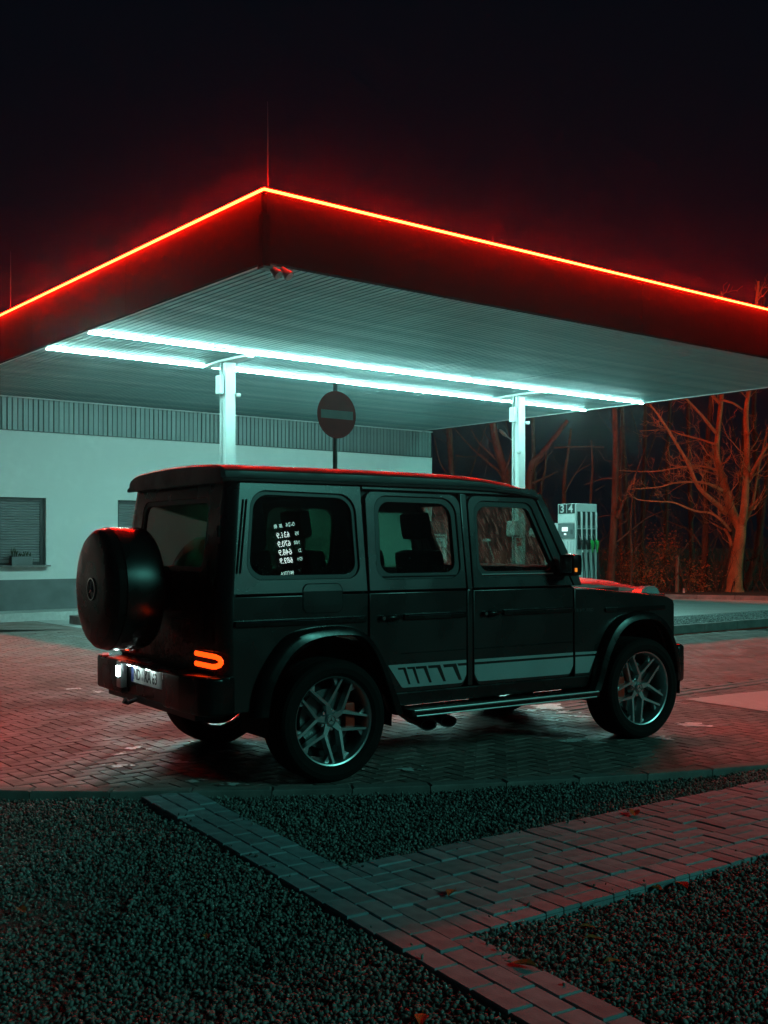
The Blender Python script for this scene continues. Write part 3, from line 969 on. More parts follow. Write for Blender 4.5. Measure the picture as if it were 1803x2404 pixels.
# ------------------------------------------------------------------ fuel dispenser
pump = thing('fuel_pump', 'white fuel pump numbered 3 and 4 with green and black nozzles', 'fuel pump', st(11.57, 5.60, .15), ST_ANG)
PW, PD, PH = .68, .50, 2.25
def pz(z):
    return z - .15
MB().box((0, 0, PH / 2), (PW, PD, PH), bev=.012).build('cabinet', M['pump_panel'], pump)
yf = -PD / 2
for k, fc in enumerate((.14, .37, .60, .83)):
    x = -PW / 2 + fc * PW
    bay = MB().box((x, yf - .004, pz(2.08)), (.085, .012, .30), bev=.003).build('fuel_label', M['pump_dark'], pump)
    MB().box((x, yf - .006, pz(1.905)), (.075, .012, .06), bev=.003).build('grade_badge', M['pump_grey'], pump)
    MB().box((x + .004, yf - .008, pz(1.64)), (.10, .02, .43), bev=.006).build('nozzle_bay', M['pump_dark'], pump)
    MB().box((x + .072, yf - .018, pz(1.86)), (.022, .04, .70), bev=.004).build('divider', M['white_steel'], pump)
    nm = M['green'] if k > 1 else M['hose']
    nz_ = MB()
    nz_.tube([(x + .055, yf - .06, pz(1.42)), (x + .045, yf - .075, pz(1.52)), (x + .03, yf - .075, pz(1.585)), (x + .005, yf - .065, pz(1.62))], [.022, .034, .042, .022], 10)
    nz_.box((x + .05, yf - .075, pz(1.53)), (.06, .05, .10), bev=.02)
    no = nz_.build('nozzle', nm, pump, smooth=.8)
    MB().tube([(x + .01, yf - .06, pz(1.62)), (x - .02, yf - .05, pz(1.70)), (x - .035, yf - .035, pz(1.76))], [.012, .011, .010], 8).build('spout', M['chrome'], no, smooth=.8)
    MB().lathe([(0, .0), (0, .016), (.06, .02), (.06, 0)], 10, (x + .055, yf - .06, pz(1.36)), 'z').build('swivel', nm if k > 1 else M['pale_plastic'], no)
    for s_ in (0, 1):
        MB().tube([(x + .055 + .02 * s_, yf - .06, pz(1.38)), (x + .035 + .05 * s_, yf - .10, pz(.95)), (x + .02 + .07 * s_, yf - .12, pz(.45)), (x + .05, yf - .10, pz(.22))], .011, 8).build('hose', M['hose'], pump, smooth=.8)
xl = -PW / 2
for k, ch in enumerate('34'):
    y = .115 - k * .235
    pn = MB().box((xl - .004, y, pz(2.29)), (.012, .215, .20), bev=.003).build('number_panel', M['pump_dark'], pump)
    V, F = text_vf(ch, .24, .002, bold=.004)
    MB().add([(xl - .0125 - p[2], y - p[0], pz(2.285) + p[1]) for p in V], F).build('number', M['sign_white'], pn)
MB().box((xl - .003, 0, pz(2.08)), (.008, .46, .17), bev=.003).build('blank_panel', M['pale_plastic'], pump)
tm = MB().box((xl - .01, 0, pz(1.82)), (.03, .44, .32), bev=.008).build('payment_terminal', M['pump_grey'], pump)
MB().box((xl - .027, .03, pz(1.855)), (.006, .16, .09), bev=.001).build('screen', M['screen'], tm)
MB().box((xl - .027, .02, pz(1.75)), (.006, .06, .035), bev=.001).build('small_screen', M['screen'], tm)
for i in range(3):
    for j in range(4):
        MB().box((xl - .027, -.13 - i * .022, pz(1.77) + j * .022), (.006, .016, .016)).build('key', M['grey_plastic'], tm)
for j in range(5):
    MB().box((xl - .006, .17 - j * .085, pz(.95)), (.014, .06, 1.30), bev=.004).build('lower_panel', M['pump_panel'], pump)
cab = thing('service_cabinet', 'low pale cabinet behind the fuel pump', 'cabinet', st(11.57, 6.07, .15), ST_ANG)
MB().box((0, 0, .92), (.62, .38, 1.84), bev=.01).build('body', M['pump_panel'], cab)
MB().box((-.315, 0, .95), (.012, .32, 1.6), bev=.003).build('door', M['pump_panel'], cab)

# things fixed to and standing round the right column
td = thing('towel_dispenser', 'pale paper towel dispenser fixed to the right canopy column', 'dispenser', st(9.53, 5.50, 1.70), ST_ANG)
MB().box((-.02, 0, .16), (.18, .24, .30), bev=.03).build('case', M['pale_plastic'], td)
MB().box((-.02, 0, .0), (.16, .20, .03), bev=.01).build('slot', M['grey_plastic'], td)
gl = thing('glove_dispenser', 'crumpled white glove bag hanging on the right canopy column', 'gloves', st(9.88, 5.38, 1.62), ST_ANG)
m_ = MB()
for k in range(14):
    a = random.uniform(0, 6.28); b = random.uniform(-1, 1)
    d = Vector((math.cos(a) * .10, math.sin(a) * .06, b * .14))
    m_.tube([(0, -.04, .15), Vector((0, -.04, .15)) + d * .6, Vector((0, -.05, .15)) + d * 1.15], [.05, .035, .008], 6)
m_.build('bag', M['white_steel'], gl, smooth=1.0)
rs = thing('warning_plate', 'small red plate on the right canopy column', 'sign', st(9.60, 5.44, 1.50), ST_ANG)
MB().box((0, 0, .08), (.012, .13, .17), bev=.004).build('plate', M['red_plastic'], rs)
MB().box((-.008, 0, .08), (.006, .09, .03)).build('print', M['sign_white'], rs)
ws = thing('wash_stand', 'red bucket with squeegee on a stand left of the right column', 'wash stand', st(9.25, 5.62, .15), ST_ANG)
MB().tube([(0, 0, 0), (0, 0, 1.0)], .03, 10).build('stand', M['white_steel'], ws, smooth=.8)
MB().lathe([(0, 0), (0, .11), (.22, .15), (.24, .155), (.24, .14), (.03, .10), (.03, 0)], 20, (0, 0, 1.0), 'z').build('bucket', M['red_plastic'], ws, smooth=.6)
sq = thing('squeegee', 'pale squeegee standing in the wash bucket', 'squeegee', st(9.12, 5.72, 1.20), ST_ANG)
MB().tube([(0.08, -.05, -.10), (-.06, .08, .40)], [.012, .010], 8).build('handle', M['pale_plastic'], sq, smooth=.8)
MB().box((-.065, .085, .42), (.03, .22, .05), bev=.006).build('head', M['pale_plastic'], sq)
pb = px_ground(1027, 1277 + 2528.8 * CAM_H / 24.5)
po = thing('poster_stand', 'pale notice board standing beyond the pumps', 'notice board', (pb.x, 24.5, 0), R(20))
MB().box((0, 0, 1.42), (.50, .05, 1.30), bev=.01).build('panel', M['frame_dark'], po)
MB().box((0, -.028, 1.30), (.44, .006, .92)).build('poster', M['sign_white'], po)
for j, (w_, z) in enumerate(((.34, 1.70), (.22, 1.58), (.30, 1.46), (.26, 1.36), (.30, 1.18))):
    MB().box((0, -.032, z), (w_, .004, .035)).build('print', M['grey_plastic'], po)
for sx in (-.2, .2):
    MB().box((sx, 0, .385), (.04, .04, .77)).build('leg', M['frame_dark'], po)

# ------------------------------------------------------------------ price totem on the right, seen only mirrored in the car's rear side window
hd = Vector((0.899, -0.438, 0)); P0 = Vector((26.5, -6.37, 0))
totem = thing('price_totem', 'tall board of lit fuel prices, seen mirrored in the rear side window', 'price sign', P0, math.atan2(-hd.y, -hd.x) + math.pi / 2)
# local frame: +x to the reader's right, -y towards the reader
MB().box((0.08, .16, 5.0), (1.35, .30, 10.0), bev=.03).build('cabinet', M['frame_dark'], totem)
MB().box((0.08, .16, .15), (1.7, .8, .3), bev=.02).build('base', M['kerb'], totem)
rows = [(8.72, '95', '631.9'), (8.40, '100', '670.9'), (8.10, 'D', '648.9'), (7.80, 'D+', '689.9')]
def totem_text(body, x, z, size, sx, m, al='LEFT'):
    V, F = text_vf(body, size, .004, al, bold=.006, sx=sx)
    MB().add([(x + p[0], -.006 - p[2], z + p[1]) for p in V], F).build('lettering', m, totem)
for z, a, b in rows:
    totem_text(a, -.40, z, .17, .85, M['digit_small'])
    totem_text(b, -.07, z, .29, .72, M['digit'])
totem_text('0-24', -.29, 9.07, .20, .85, M['digit_small'])
for dx in (.26, .44):
    MB().box((dx - .06, -.008, 9.07), (.10, .01, .13)).build('pictogram', M['digit_small'], totem)
totem_text('MYTIVA', -.04, 7.35, .18, .72, M['digit_small'])

# ------------------------------------------------------------------ trees behind the forecourt
def crook(a, b, n, amt, r_):
    out = [a]
    for k in range(1, n):
        t = k / n
        p = a.lerp(b, t) + Vector(r_.normal(0, amt, 3)) * math.sin(t * math.pi)
        out.append(p)
    return out + [b]

def sprout(mb, pts, r0, level, r_, dens, length, up=0.25):
    """Side shoots along a limb, thinner at each level."""
    pts = [Vector(p) for p in pts]
    n = max(1, int(dens * sum((pts[i + 1] - pts[i]).length for i in range(len(pts) - 1))))
    for _ in range(n):
        i = int(r_.integers(0, len(pts) - 1)); t = r_.random()
        p = pts[i].lerp(pts[i + 1], t)
        d = (pts[i + 1] - pts[i]).normalized()
        s = Vector(r_.normal(0, 1, 3)); s = (s - d * s.dot(d)).normalized()
        fr = 1 - (i + t) / len(pts) * 0.6
        q = (d * r_.uniform(.35, .9) + s * r_.uniform(.5, 1.0) + Vector((0, 0, up))).normalized()
        L = length * r_.uniform(.45, 1.2) * fr
        e = p + q * L
        rr = max(.005, r0 * fr * r_.uniform(.32, .5))
        ch = crook(p, e, 4, L * .06, r_)
        ch[-1] += Vector((0, 0, L * .12))
        mb.tube(ch, list(np.linspace(rr, max(.0035, rr * .3), len(ch))), 4 if level > 1 else 5, cap=False)
        if level < 3:
            sprout(mb, ch, rr, level + 1, r_, dens * (1.5 if level == 1 else 1.2), length * .5, up * .6)

def px_limb(pl, depth, zoom=(1400, 880, .2441), wob=0.0, r_=None, dd=0.0):
    out = []
    for i, (x, y) in enumerate(pl):
        d = depth + dd * i + (r_.normal(0, wob) if wob else 0)
        out.append(px_at(zoom[0] + x * zoom[2], zoom[1] + y * zoom[2], d))
    return out

def smooth_pts(pts, n=3):
    P_ = [np.array(p) for p in pts]
    out = []
    for i in range(len(P_) - 1):
        p0, p1, p2, p3 = P_[max(i - 1, 0)], P_[i], P_[i + 1], P_[min(i + 2, len(P_) - 1)]
        for k in range(n):
            t = k / n
            out.append(Vector(.5 * ((2 * p1) + (-p0 + p2) * t + (2 * p0 - 5 * p1 + 4 * p2 - p3) * t * t + (-p0 + 3 * p1 - 3 * p2 + p3) * t ** 3)))
    out.append(Vector(P_[-1]))
    return out

def tree(name, label, base, trunk, trunk_r, limbs, m_tr, m_br, dens, length, seed, group='bare winter trees behind the forecourt'):
    """trunk, limbs: world points; becomes trunk + branches under one root at the base."""
    r_ = np.random.default_rng(seed)
    root = thing(name, label, 'tree', base, 0, group)
    off = Vector(base)
    tp = smooth_pts(trunk)
    rs = list(np.interp(np.linspace(0, 1, len(tp)), [0, .08, .5, 1], [trunk_r * 1.25, trunk_r, trunk_r * .82, trunk_r * .55]))
    mt = MB().tube([p - off for p in tp], rs, 10)
    for pts, ra, rb in limbs:
        lp = smooth_pts(pts)
        if ra > .06:
            mt.tube([p - off for p in lp], list(np.linspace(ra, rb, len(lp))), 8)
    mt.build('trunk', m_tr, root, smooth=1.2)
    mb = MB()
    for pts, ra, rb in limbs:
        lp = smooth_pts(pts)
        if ra <= .06:
            mb.tube([p - off for p in lp], list(np.linspace(ra, rb, len(lp))), 6)
        sprout(mb, [p - off for p in lp], (ra + rb) / 2, 1, r_, dens, length)
    if mb.n:
        mb.build('branches', m_br, root)
    return root

r_ = np.random.default_rng(11)
D = 33.3
def L(pl, dep=D, dd=0.0):
    return px_limb(pl, dep, wob=.12, r_=r_, dd=dd)
big = [
    (L([(1385, 1480), (1300, 1300), (1240, 1080), (1170, 850), (1160, 650), (1210, 150), (1230, -300), (1200, -800)], D, .12), .15, .035),
    (L([(1400, 1480), (1425, 1250), (1440, 1000), (1450, 700), (1440, 350), (1480, 80), (1500, -300), (1560, -900)], D, -.1), .13, .035),
    (L([(1260, 1330), (1050, 1150), (960, 1040), (880, 850), (720, 580), (590, 380), (510, 280)], D, -.15), .085, .022),
    (L([(1210, 1110), (1080, 1050), (950, 1030), (750, 1040), (600, 1080), (320, 1100)], D, -.12), .05, .014),
    (L([(1170, 920), (1020, 880), (800, 890), (550, 930), (220, 920)], D, .2), .045, .014),
    (L([(1290, 1500), (1200, 1400), (1100, 1330), (950, 1310), (750, 1230), (620, 1220), (400, 1200), (310, 1130)], D, -.1), .05, .012),
    (L([(1470, 1010), (1530, 880), (1620, 720), (1720, 560), (1850, 300)], D, -.2), .07, .02),
    (L([(1150, 670), (1000, 620), (800, 570), (680, 530), (420, 540)], D, .15), .04, .012),
    (L([(1150, 560), (1030, 410), (930, 300), (850, 200), (800, 0)], D, -.1), .055, .02),
    (L([(1430, 1400), (1500, 1250), (1560, 900), (1640, 550)], D, .3), .07, .02),
    (L([(1210, 1480), (1140, 1440), (1120, 1430)], D), .035, .02),
    (L([(1200, 240), (1310, 270), (1400, 330)], D), .04, .03),
    (L([(1110, 190), (1190, 280)], D), .05, .05),
    (L([(1300, 1650), (1280, 1560), (1230, 1480)], D), .06, .04),
]
tb = px_at(1400 + 1330 * .2441, 880 + 2110 * .2441, D); tb.z = .05
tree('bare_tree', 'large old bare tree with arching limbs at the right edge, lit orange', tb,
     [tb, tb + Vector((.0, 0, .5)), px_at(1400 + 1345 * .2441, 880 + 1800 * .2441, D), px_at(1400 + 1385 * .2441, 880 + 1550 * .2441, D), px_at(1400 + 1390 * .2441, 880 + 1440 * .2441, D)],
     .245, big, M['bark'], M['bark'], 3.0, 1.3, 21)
def simple(label, pl, depth, r0, limbs_px, seed, dens=.9, length=1.3, m_=None, zoom=(1400, 880, .2441)):
    rr = np.random.default_rng(seed)
    tr = px_limb(pl, depth, zoom, wob=.05, r_=rr)
    b = tr[0].copy(); b.z = .05
    limbs = [(px_limb(q, depth, zoom, wob=.2, r_=rr, dd=.15), ra, rb) for q, ra, rb in limbs_px]
    limbs.append((tr[1:], r0 * .5, r0 * .3))
    tree('bare_tree', label, b, [b] + tr[1:], r0, limbs, m_ or M['bark2'], M['twig'], dens, length, seed)
simple('slim straight bare tree left of the large orange one', [(1010, 2110), (1045, 1700), (1052, 1300), (1060, 850), (1085, 450), (1110, 150), (1120, -300)], 33.9, .105,
       [([(1070, 1680), (1130, 1590), (1200, 1500)], .025, .012), ([(1020, 1670), (900, 1500), (720, 1420), (450, 1290)], .035, .012), ([(1040, 1450), (960, 1360), (800, 1210)], .028, .01)], 31)
simple('leaning slender trunk close behind the large orange tree', [(1225, 2110), (1255, 1900), (1300, 1700), (1320, 1400), (1400, 900), (1420, 400)], 34.6, .10,
       [([(1300, 1700), (1230, 1500), (1180, 1200)], .04, .015)], 32)
simple('forked bare tree beyond the fuel pump', [(130, 1960), (160, 1600), (178, 1200), (185, 800), (180, 400), (150, 0)], 33.0, .12,
       [([(195, 1610), (330, 1500), (500, 1370), (720, 1290)], .035, .012), ([(200, 1380), (300, 1120), (380, 950), (470, 700)], .05, .015), ([(170, 1000), (60, 1000), (-120, 1060)], .03, .01),
        ([(170, 1350), (60, 1360), (-60, 1400)], .02, .008)], 33)
simple('thin pale sapling just right of the forked tree', [(330, 1950), (340, 1780), (330, 1500), (345, 1200), (380, 950)], 32.6, .035, [([(360, 1720), (400, 1650), (480, 1560)], .02, .008)], 34, 1.0, .9)
simple('second sapling standing between the pump and the timber post', [(300, 1960), (370, 1700), (375, 1450), (365, 1200)], 35.5, .04, [], 35, 1.0, .9)
simple('slim trunk in the shadow beyond the pump', [(260, 1950), (235, 1500), (230, 1000), (240, 500)], 36.5, .08, [([(240, 1300), (330, 1000)], .03, .012)], 36)
simple('bare tree cut by the right edge of the picture', [(1440, 2050), (1540, 1700), (1600, 1300), (1650, 900), (1690, 400)], 36.0, .12,
       [([(1440, 1790), (1560, 1740), (1660, 1690)], .03, .012), ([(1450, 1950), (1600, 1870), (1700, 1850)], .03, .01)], 37)
Z4 = (980, 900, .2652)
simple('bare tree in the dark between shop and right column', [(790, 1300), (785, 880), (745, 700), (690, 500), (660, 300), (640, 50)], 36.0, .17,
       [([(780, 880), (720, 780), (600, 680), (450, 540), (330, 400)], .06, .02), ([(750, 720), (640, 620), (540, 520), (470, 400)], .05, .02), ([(770, 800), (820, 650), (860, 450)], .05, .02)], 38, zoom=Z4, dens=1.1)
simple('leaning bare tree half hidden by the right column', [(920, 1300), (990, 820), (1090, 640), (1200, 500), (1330, 330)], 35.0, .12,
       [([(980, 900), (1100, 850), (1240, 780)], .05, .02), ([(1000, 780), (1080, 700), (1200, 600)], .03, .012), ([(1210, 570), (1450, 560), (1650, 565)], .035, .015)], 39, zoom=Z4)
simple('bare tree nearest to the shop corner', [(330, 1300), (300, 800), (280, 500), (250, 200)], 38.0, .12, [([(340, 640), (430, 650), (560, 640)], .035, .012), ([(330, 900), (200, 700), (150, 480)], .04, .015)], 40, zoom=Z4)
simple('slim bare tree above the numbered fuel pump', [(1290, 1400), (1300, 900), (1330, 650), (1360, 400)], 36.8, .075, [([(1300, 980), (1400, 800), (1560, 700)], .035, .012), ([(1340, 900), (1500, 640)], .02, .01)], 41, zoom=Z4)
simple('slender leaning tree behind the car windscreen', [(1060, 1300), (1090, 980), (1130, 780), (1140, 560)], 37.5, .06, [([(1100, 1000), (1160, 1100)], .03, .012)], 42, zoom=Z4)
simple('slim tree right above the pump top', [(1520, 1400), (1535, 1000), (1550, 760), (1540, 500)], 35.2, .05, [([(1575, 950), (1659, 900)], .02, .01)], 43, zoom=Z4)
# further trunks deep in the wood
labs = ['farthest thin trunk left of the right column', 'thin dark trunk behind the right column', 'thin dark trunk deep in the wood above the car bonnet', 'dark trunk deep in the wood behind the timber post',
        'dark trunk deep in the wood between the slim and the large tree', 'dark trunk at the far right deep in the wood', 'thin trunk deep in the wood beside the forked tree']
for k, px in enumerate((1075, 1260, 1478, 1560, 1625, 1790, 1505)):
    dep = 40 + 2.2 * k % 7
    rr = np.random.default_rng(60 + k)
    lean = rr.normal(0, 18, 2)
    pl = [(px, 1388), (px + lean[0] * .4, 1200), (px + lean[0], 950), (px + lean[1], 700)]
    simple(labs[k], pl, dep, .10 + .02 * rr.random(), [([(px + lean[0] * .3, 1230), (px + lean[0] * .3 - 40 * (1 if k % 2 else -1), 1100), (px - 80 * (1 if k % 2 else -1), 960)], .05, .015)], 70 + k, dens=.9, length=1.6, zoom=(0, 0, 1.0))
for k, (px, lab) in enumerate(((1905, 'bare tree beyond the right edge of the picture'), (2080, 'second bare tree beyond the right edge of the picture'), (2300, 'third bare tree beyond the right edge of the picture'))):
    simple(lab, [(px, 1394), (px + 8, 1250), (px - 10, 1050), (px + 15, 800), (px + 5, 560)], 34 - k, .16, [([(px, 1240), (px - 70, 1120), (px - 150, 980)], .07, .02), ([(px, 1150), (px + 60, 1000), (px + 130, 820)], .06, .02), ([(px - 5, 1020), (px - 60, 860), (px - 80, 700)], .05, .02)], 90 + k, dens=1.2, length=1.5, zoom=(0, 0, 1.0))
# undergrowth: thin stems and twigs that read as one mass
r_ = np.random.default_rng(5)
mb = MB()
for i in range(560):
    px = r_.uniform(1020, 2300); dep = r_.uniform(32.5, 44)
    b = px_at(px, 1388, dep); b.z = .05
    h_ = r_.uniform(.5, 2.6) if r_.random() < .8 else r_.uniform(2, 4.5)
    e = b + Vector((r_.normal(0, .35) * h_, r_.normal(0, .3) * h_, h_))
    ch = crook(b, e, 4, h_ * .07, r_)
    rr = r_.uniform(.008, .022)
    mb.tube(ch, list(np.linspace(rr, rr * .3, 5)), 4, cap=False)
    sprout(mb, ch, rr, 2, r_, 1.8, h_ * .35)
stuff(mb.build('undergrowth', M['twig']), 'tangle of bare undergrowth between the trees', 'undergrowth')
# dry leaves still hanging in the scrub
lv = []
me_v, me_f = [], []
for i in range(2600):
    cpx, cpy, cd = ((1565, 1290, 34.5), (1480, 1330, 35), (1640, 1370, 33.5), (1530, 1365, 33.8))[i % 4]
    p = px_at(cpx + r_.normal(0, 26), cpy + r_.normal(0, 26), cd + r_.normal(0, .5))
    if p.z < .06:
        continue
    a = Vector(r_.normal(0, 1, 3)).normalized(); b = a.orthogonal().normalized()
    s = r_.uniform(.025, .05)
    n0 = len(me_v)
    me_v += [p - a * s, p + b * s * .5, p + a * s, p - b * s * .5]
    me_f.append((n0, n0 + 1, n0 + 2, n0 + 3))
stuff(MB().add(me_v, me_f).build('scrub_leaves', M['leaf']), 'dry leaves hanging in the scrub behind the kerb', 'leaves')

# far kerb, timber post, marker stake, street lamp
fk = thing('far_kerb', 'low concrete kerb in front of the trees on the right', 'kerb', (9.29, 30.15, 0))
kp = [(-8, 36.9), (-2, 34.7), (2, 33.0), (5.6, 31.6), (9.29, 30.15), (11.1, 29.4), (14, 28.4), (20, 26.8), (30, 24.6)]
kpx, kpy = [p[0] for p in kp], [p[1] for p in kp]
x = -8.0
while x < 29:
    x2 = x + .92
    a = Vector((x, np.interp(x, kpx, kpy), 0)); b = Vector((x2, np.interp(x2, kpx, kpy), 0))
    c = (a + b) / 2 - fk.location
    o = MB().box((0, 0, .05), ((b - a).length - .012, .16, .14), bev=.015).build('kerb_stone', M['kerb'], fk, loc=(c.x, c.y, random.uniform(-.004, .004)))
    o.rotation_euler = (0, 0, math.atan2(b.y - a.y, b.x - a.x))
    x = x2
b = px_at(1589, 1392, 33.0); b.z = .05
tp = thing('timber_post', 'weathered timber post standing behind the far kerb', 'post', b)
MB().tube([(0, 0, 0), (.01, 0, .6), (.02, 0, 1.13)], [.058, .055, .052], 10).build('post', M['timber'], tp, smooth=.8)
MB().tube([(.08, .1, 1.0), (.25, .35, .55), (.48, .6, 0)], .03, 6).build('strut', M['timber'], tp, smooth=.8)
b = px_at(1605.5, 1392, 32.6); b.z = .05
mk = thing('marker_stake', 'short white marker stake beside the timber post', 'stake', b)
MB().box((0, 0, .07), (.06, .03, .14), bev=.006).build('stake', M['sign_white'], mk)
MB().box((0, -.002, .10), (.062, .032, .03)).build('band', M['red_plastic'], mk)
b = px_at(1222, 1392, 40); b.z = .05
sl = thing('street_lamp', 'unlit street lamp head among the trees left of the right column', 'street lamp', b)
hp = px_at(1180, 1016, 40) - b
MB().tube([(0, 0, 0), (0, 0, 3), (0, 0, 5.0)], [.07, .06, .05], 8).build('pole', M['post_pale'], sl, smooth=.8)
MB().tube([(0, 0, 5.0), Vector((-.05, 0, 5.15)), hp + Vector((.15, 0, -.13))], .025, 6).build('arm', M['post_pale'], sl, smooth=.8)
MB().tube([hp + Vector((.17, 0, -.15)), hp + Vector((.05, 0, -.04)), hp + Vector((-.1, 0, .09)), hp + Vector((-.13, 0, .115))], [.03, .075, .06, .02], 8).build('head', M['post_pale'], sl, smooth=.8)

# ------------------------------------------------------------------ the parked off-roader (x forward, y left, z up; rear axle over the origin)
YAW = 0.581187
car = thing('parked_car', 'dark grey boxy off-road car with spare wheel on the back, parked on the driveway', 'car', (-0.655, 7.726, 0), YAW)

def ys(z):
    return 0.88 if z <= 1.22 else 0.88 - 0.13 * (z - 1.22)
def xr(z):
    return -0.78 if z <= 1.22 else -0.78 + 0.13 * (z - 1.22)
def side(loops, s, off=0.0, half=0.012, bev=0.005):
    VF = fill(loops, half, bev)
    return vmap(VF, lambda a, b, c: (a, s * (ys(b) + off + c), b))
def side_part(name, loops, m, s, parent=None, off=-0.012, half=0.012, bev=0.005, smooth=.6):
    return MB().add(*side(loops, s, off, half, bev)).build(name, m, parent or car, smooth=smooth)
def plate_on(name, loops, m, s, parent, off=0.0015, half=0.0012):
    return MB().add(*side(loops, s, off, half, 0.0)).build(name, m, parent)

QW = rpoly([(-.610, 1.318), (.235, 1.318), (.232, 1.868), (-.535, 1.880)], [.10, .09, .12, .12], 8)
RW = rpoly([(.372, 1.305), (1.088, 1.305), (1.085, 1.862), (.392, 1.868)], [.09, .09, .12, .10], 8)
FW = rpoly([(1.242, 1.305), (2.035, 1.305), (1.795, 1.845), (1.255, 1.852)], [.09, .05, .08, .10], 8)
def grow(loop, d):
    cx_ = sum(p[0] for p in loop) / len(loop); cz_ = sum(p[1] for p in loop) / len(loop)
    hx = max(abs(p[0] - cx_) for p in loop); hz_ = max(abs(p[1] - cz_) for p in loop)
    return [(cx_ + (p[0] - cx_) * (hx + d) / hx, cz_ + (p[1] - cz_) * (hz_ + d) / hz_) for p in loop]
R_OUT = [(-.60, .47), (-.565, .66), (-.455, .85), (-.33, .965), (-.17, 1.005), (.05, 1.012), (.20, .985), (.32, .89), (.42, .73), (.52, .50), (.56, .40)]
R_INN = [(-.50, .47), (-.465, .64), (-.37, .80), (-.26, .895), (-.12, .942), (.05, .95), (.19, .93), (.28, .84), (.355, .70), (.43, .50), (.465, .40)]
F_OUT = [(2.29, .42), (2.345, .52), (2.41, .70), (2.51, .87), (2.63, .965), (2.76, 1.0), (2.90, 1.005), (3.05, .985), (3.18, .90), (3.265, .76), (3.31, .60), (3.325, .50)]
F_INN = [(2.38, .42), (2.425, .52), (2.485, .68), (2.575, .82), (2.67, .90), (2.78, .938), (2.90, .943), (3.02, .925), (3.12, .85), (3.195, .72), (3.235, .60), (3.25, .50)]
ARCH_R = [(.288, .86)] + [(.20, .95), (.05, .968), (-.12, .96), (-.26, .912), (-.38, .815), (-.475, .65), (-.505, .50)]
ARCH_F = [(3.245, .50), (3.20, .70), (3.12, .85), (3.02, .94), (2.90, .96), (2.78, .955), (2.66, .915), (2.56, .83), (2.47, .69), (2.40, .52)]

m_wet = bpy.data.materials.new('rain_streaked_glass')
m_wet.use_nodes = True
nt = m_wet.node_tree; nt.nodes.clear()
out = nt.nodes.new('ShaderNodeOutputMaterial')
tr = nt.nodes.new('ShaderNodeBsdfTransparent'); tr.inputs[0].default_value = (.80, .82, .82, 1)
gl_ = nt.nodes.new('ShaderNodeBsdfGlossy'); gl_.inputs['Roughness'].default_value = .06
tl = nt.nodes.new('ShaderNodeBsdfTranslucent'); tl.inputs[0].default_value = (.75, .78, .78, 1)
tcn = nt.nodes.new('ShaderNodeTexCoord'); mp = nt.nodes.new('ShaderNodeMapping'); mp.inputs['Scale'].default_value = (10, 30, 5)
nz_t = nt.nodes.new('ShaderNodeTexNoise'); nz_t.inputs['Scale'].default_value = 1.6; nz_t.inputs['Detail'].default_value = 5
nt.links.new(tcn.outputs['Object'], mp.inputs[0]); nt.links.new(mp.outputs[0], nz_t.inputs['Vector'])
rmp = nt.nodes.new('ShaderNodeMapRange'); rmp.inputs['From Min'].default_value = .42; rmp.inputs['From Max'].default_value = .68; rmp.inputs['To Min'].default_value = .03; rmp.inputs['To Max'].default_value = .38
nt.links.new(nz_t.outputs['Fac'], rmp.inputs['Value'])
m1 = nt.nodes.new('ShaderNodeMixShader'); nt.links.new(rmp.outputs[0], m1.inputs[0]); nt.links.new(tr.outputs[0], m1.inputs[1]); nt.links.new(tl.outputs[0], m1.inputs[2])
m2 = nt.nodes.new('ShaderNodeMixShader')
nt.links.new(schlick(nt), m2.inputs[0]); nt.links.new(m1.outputs[0], m2.inputs[1]); nt.links.new(gl_.outputs[0], m2.inputs[2]); nt.links.new(m2.outputs[0], out.inputs[0])
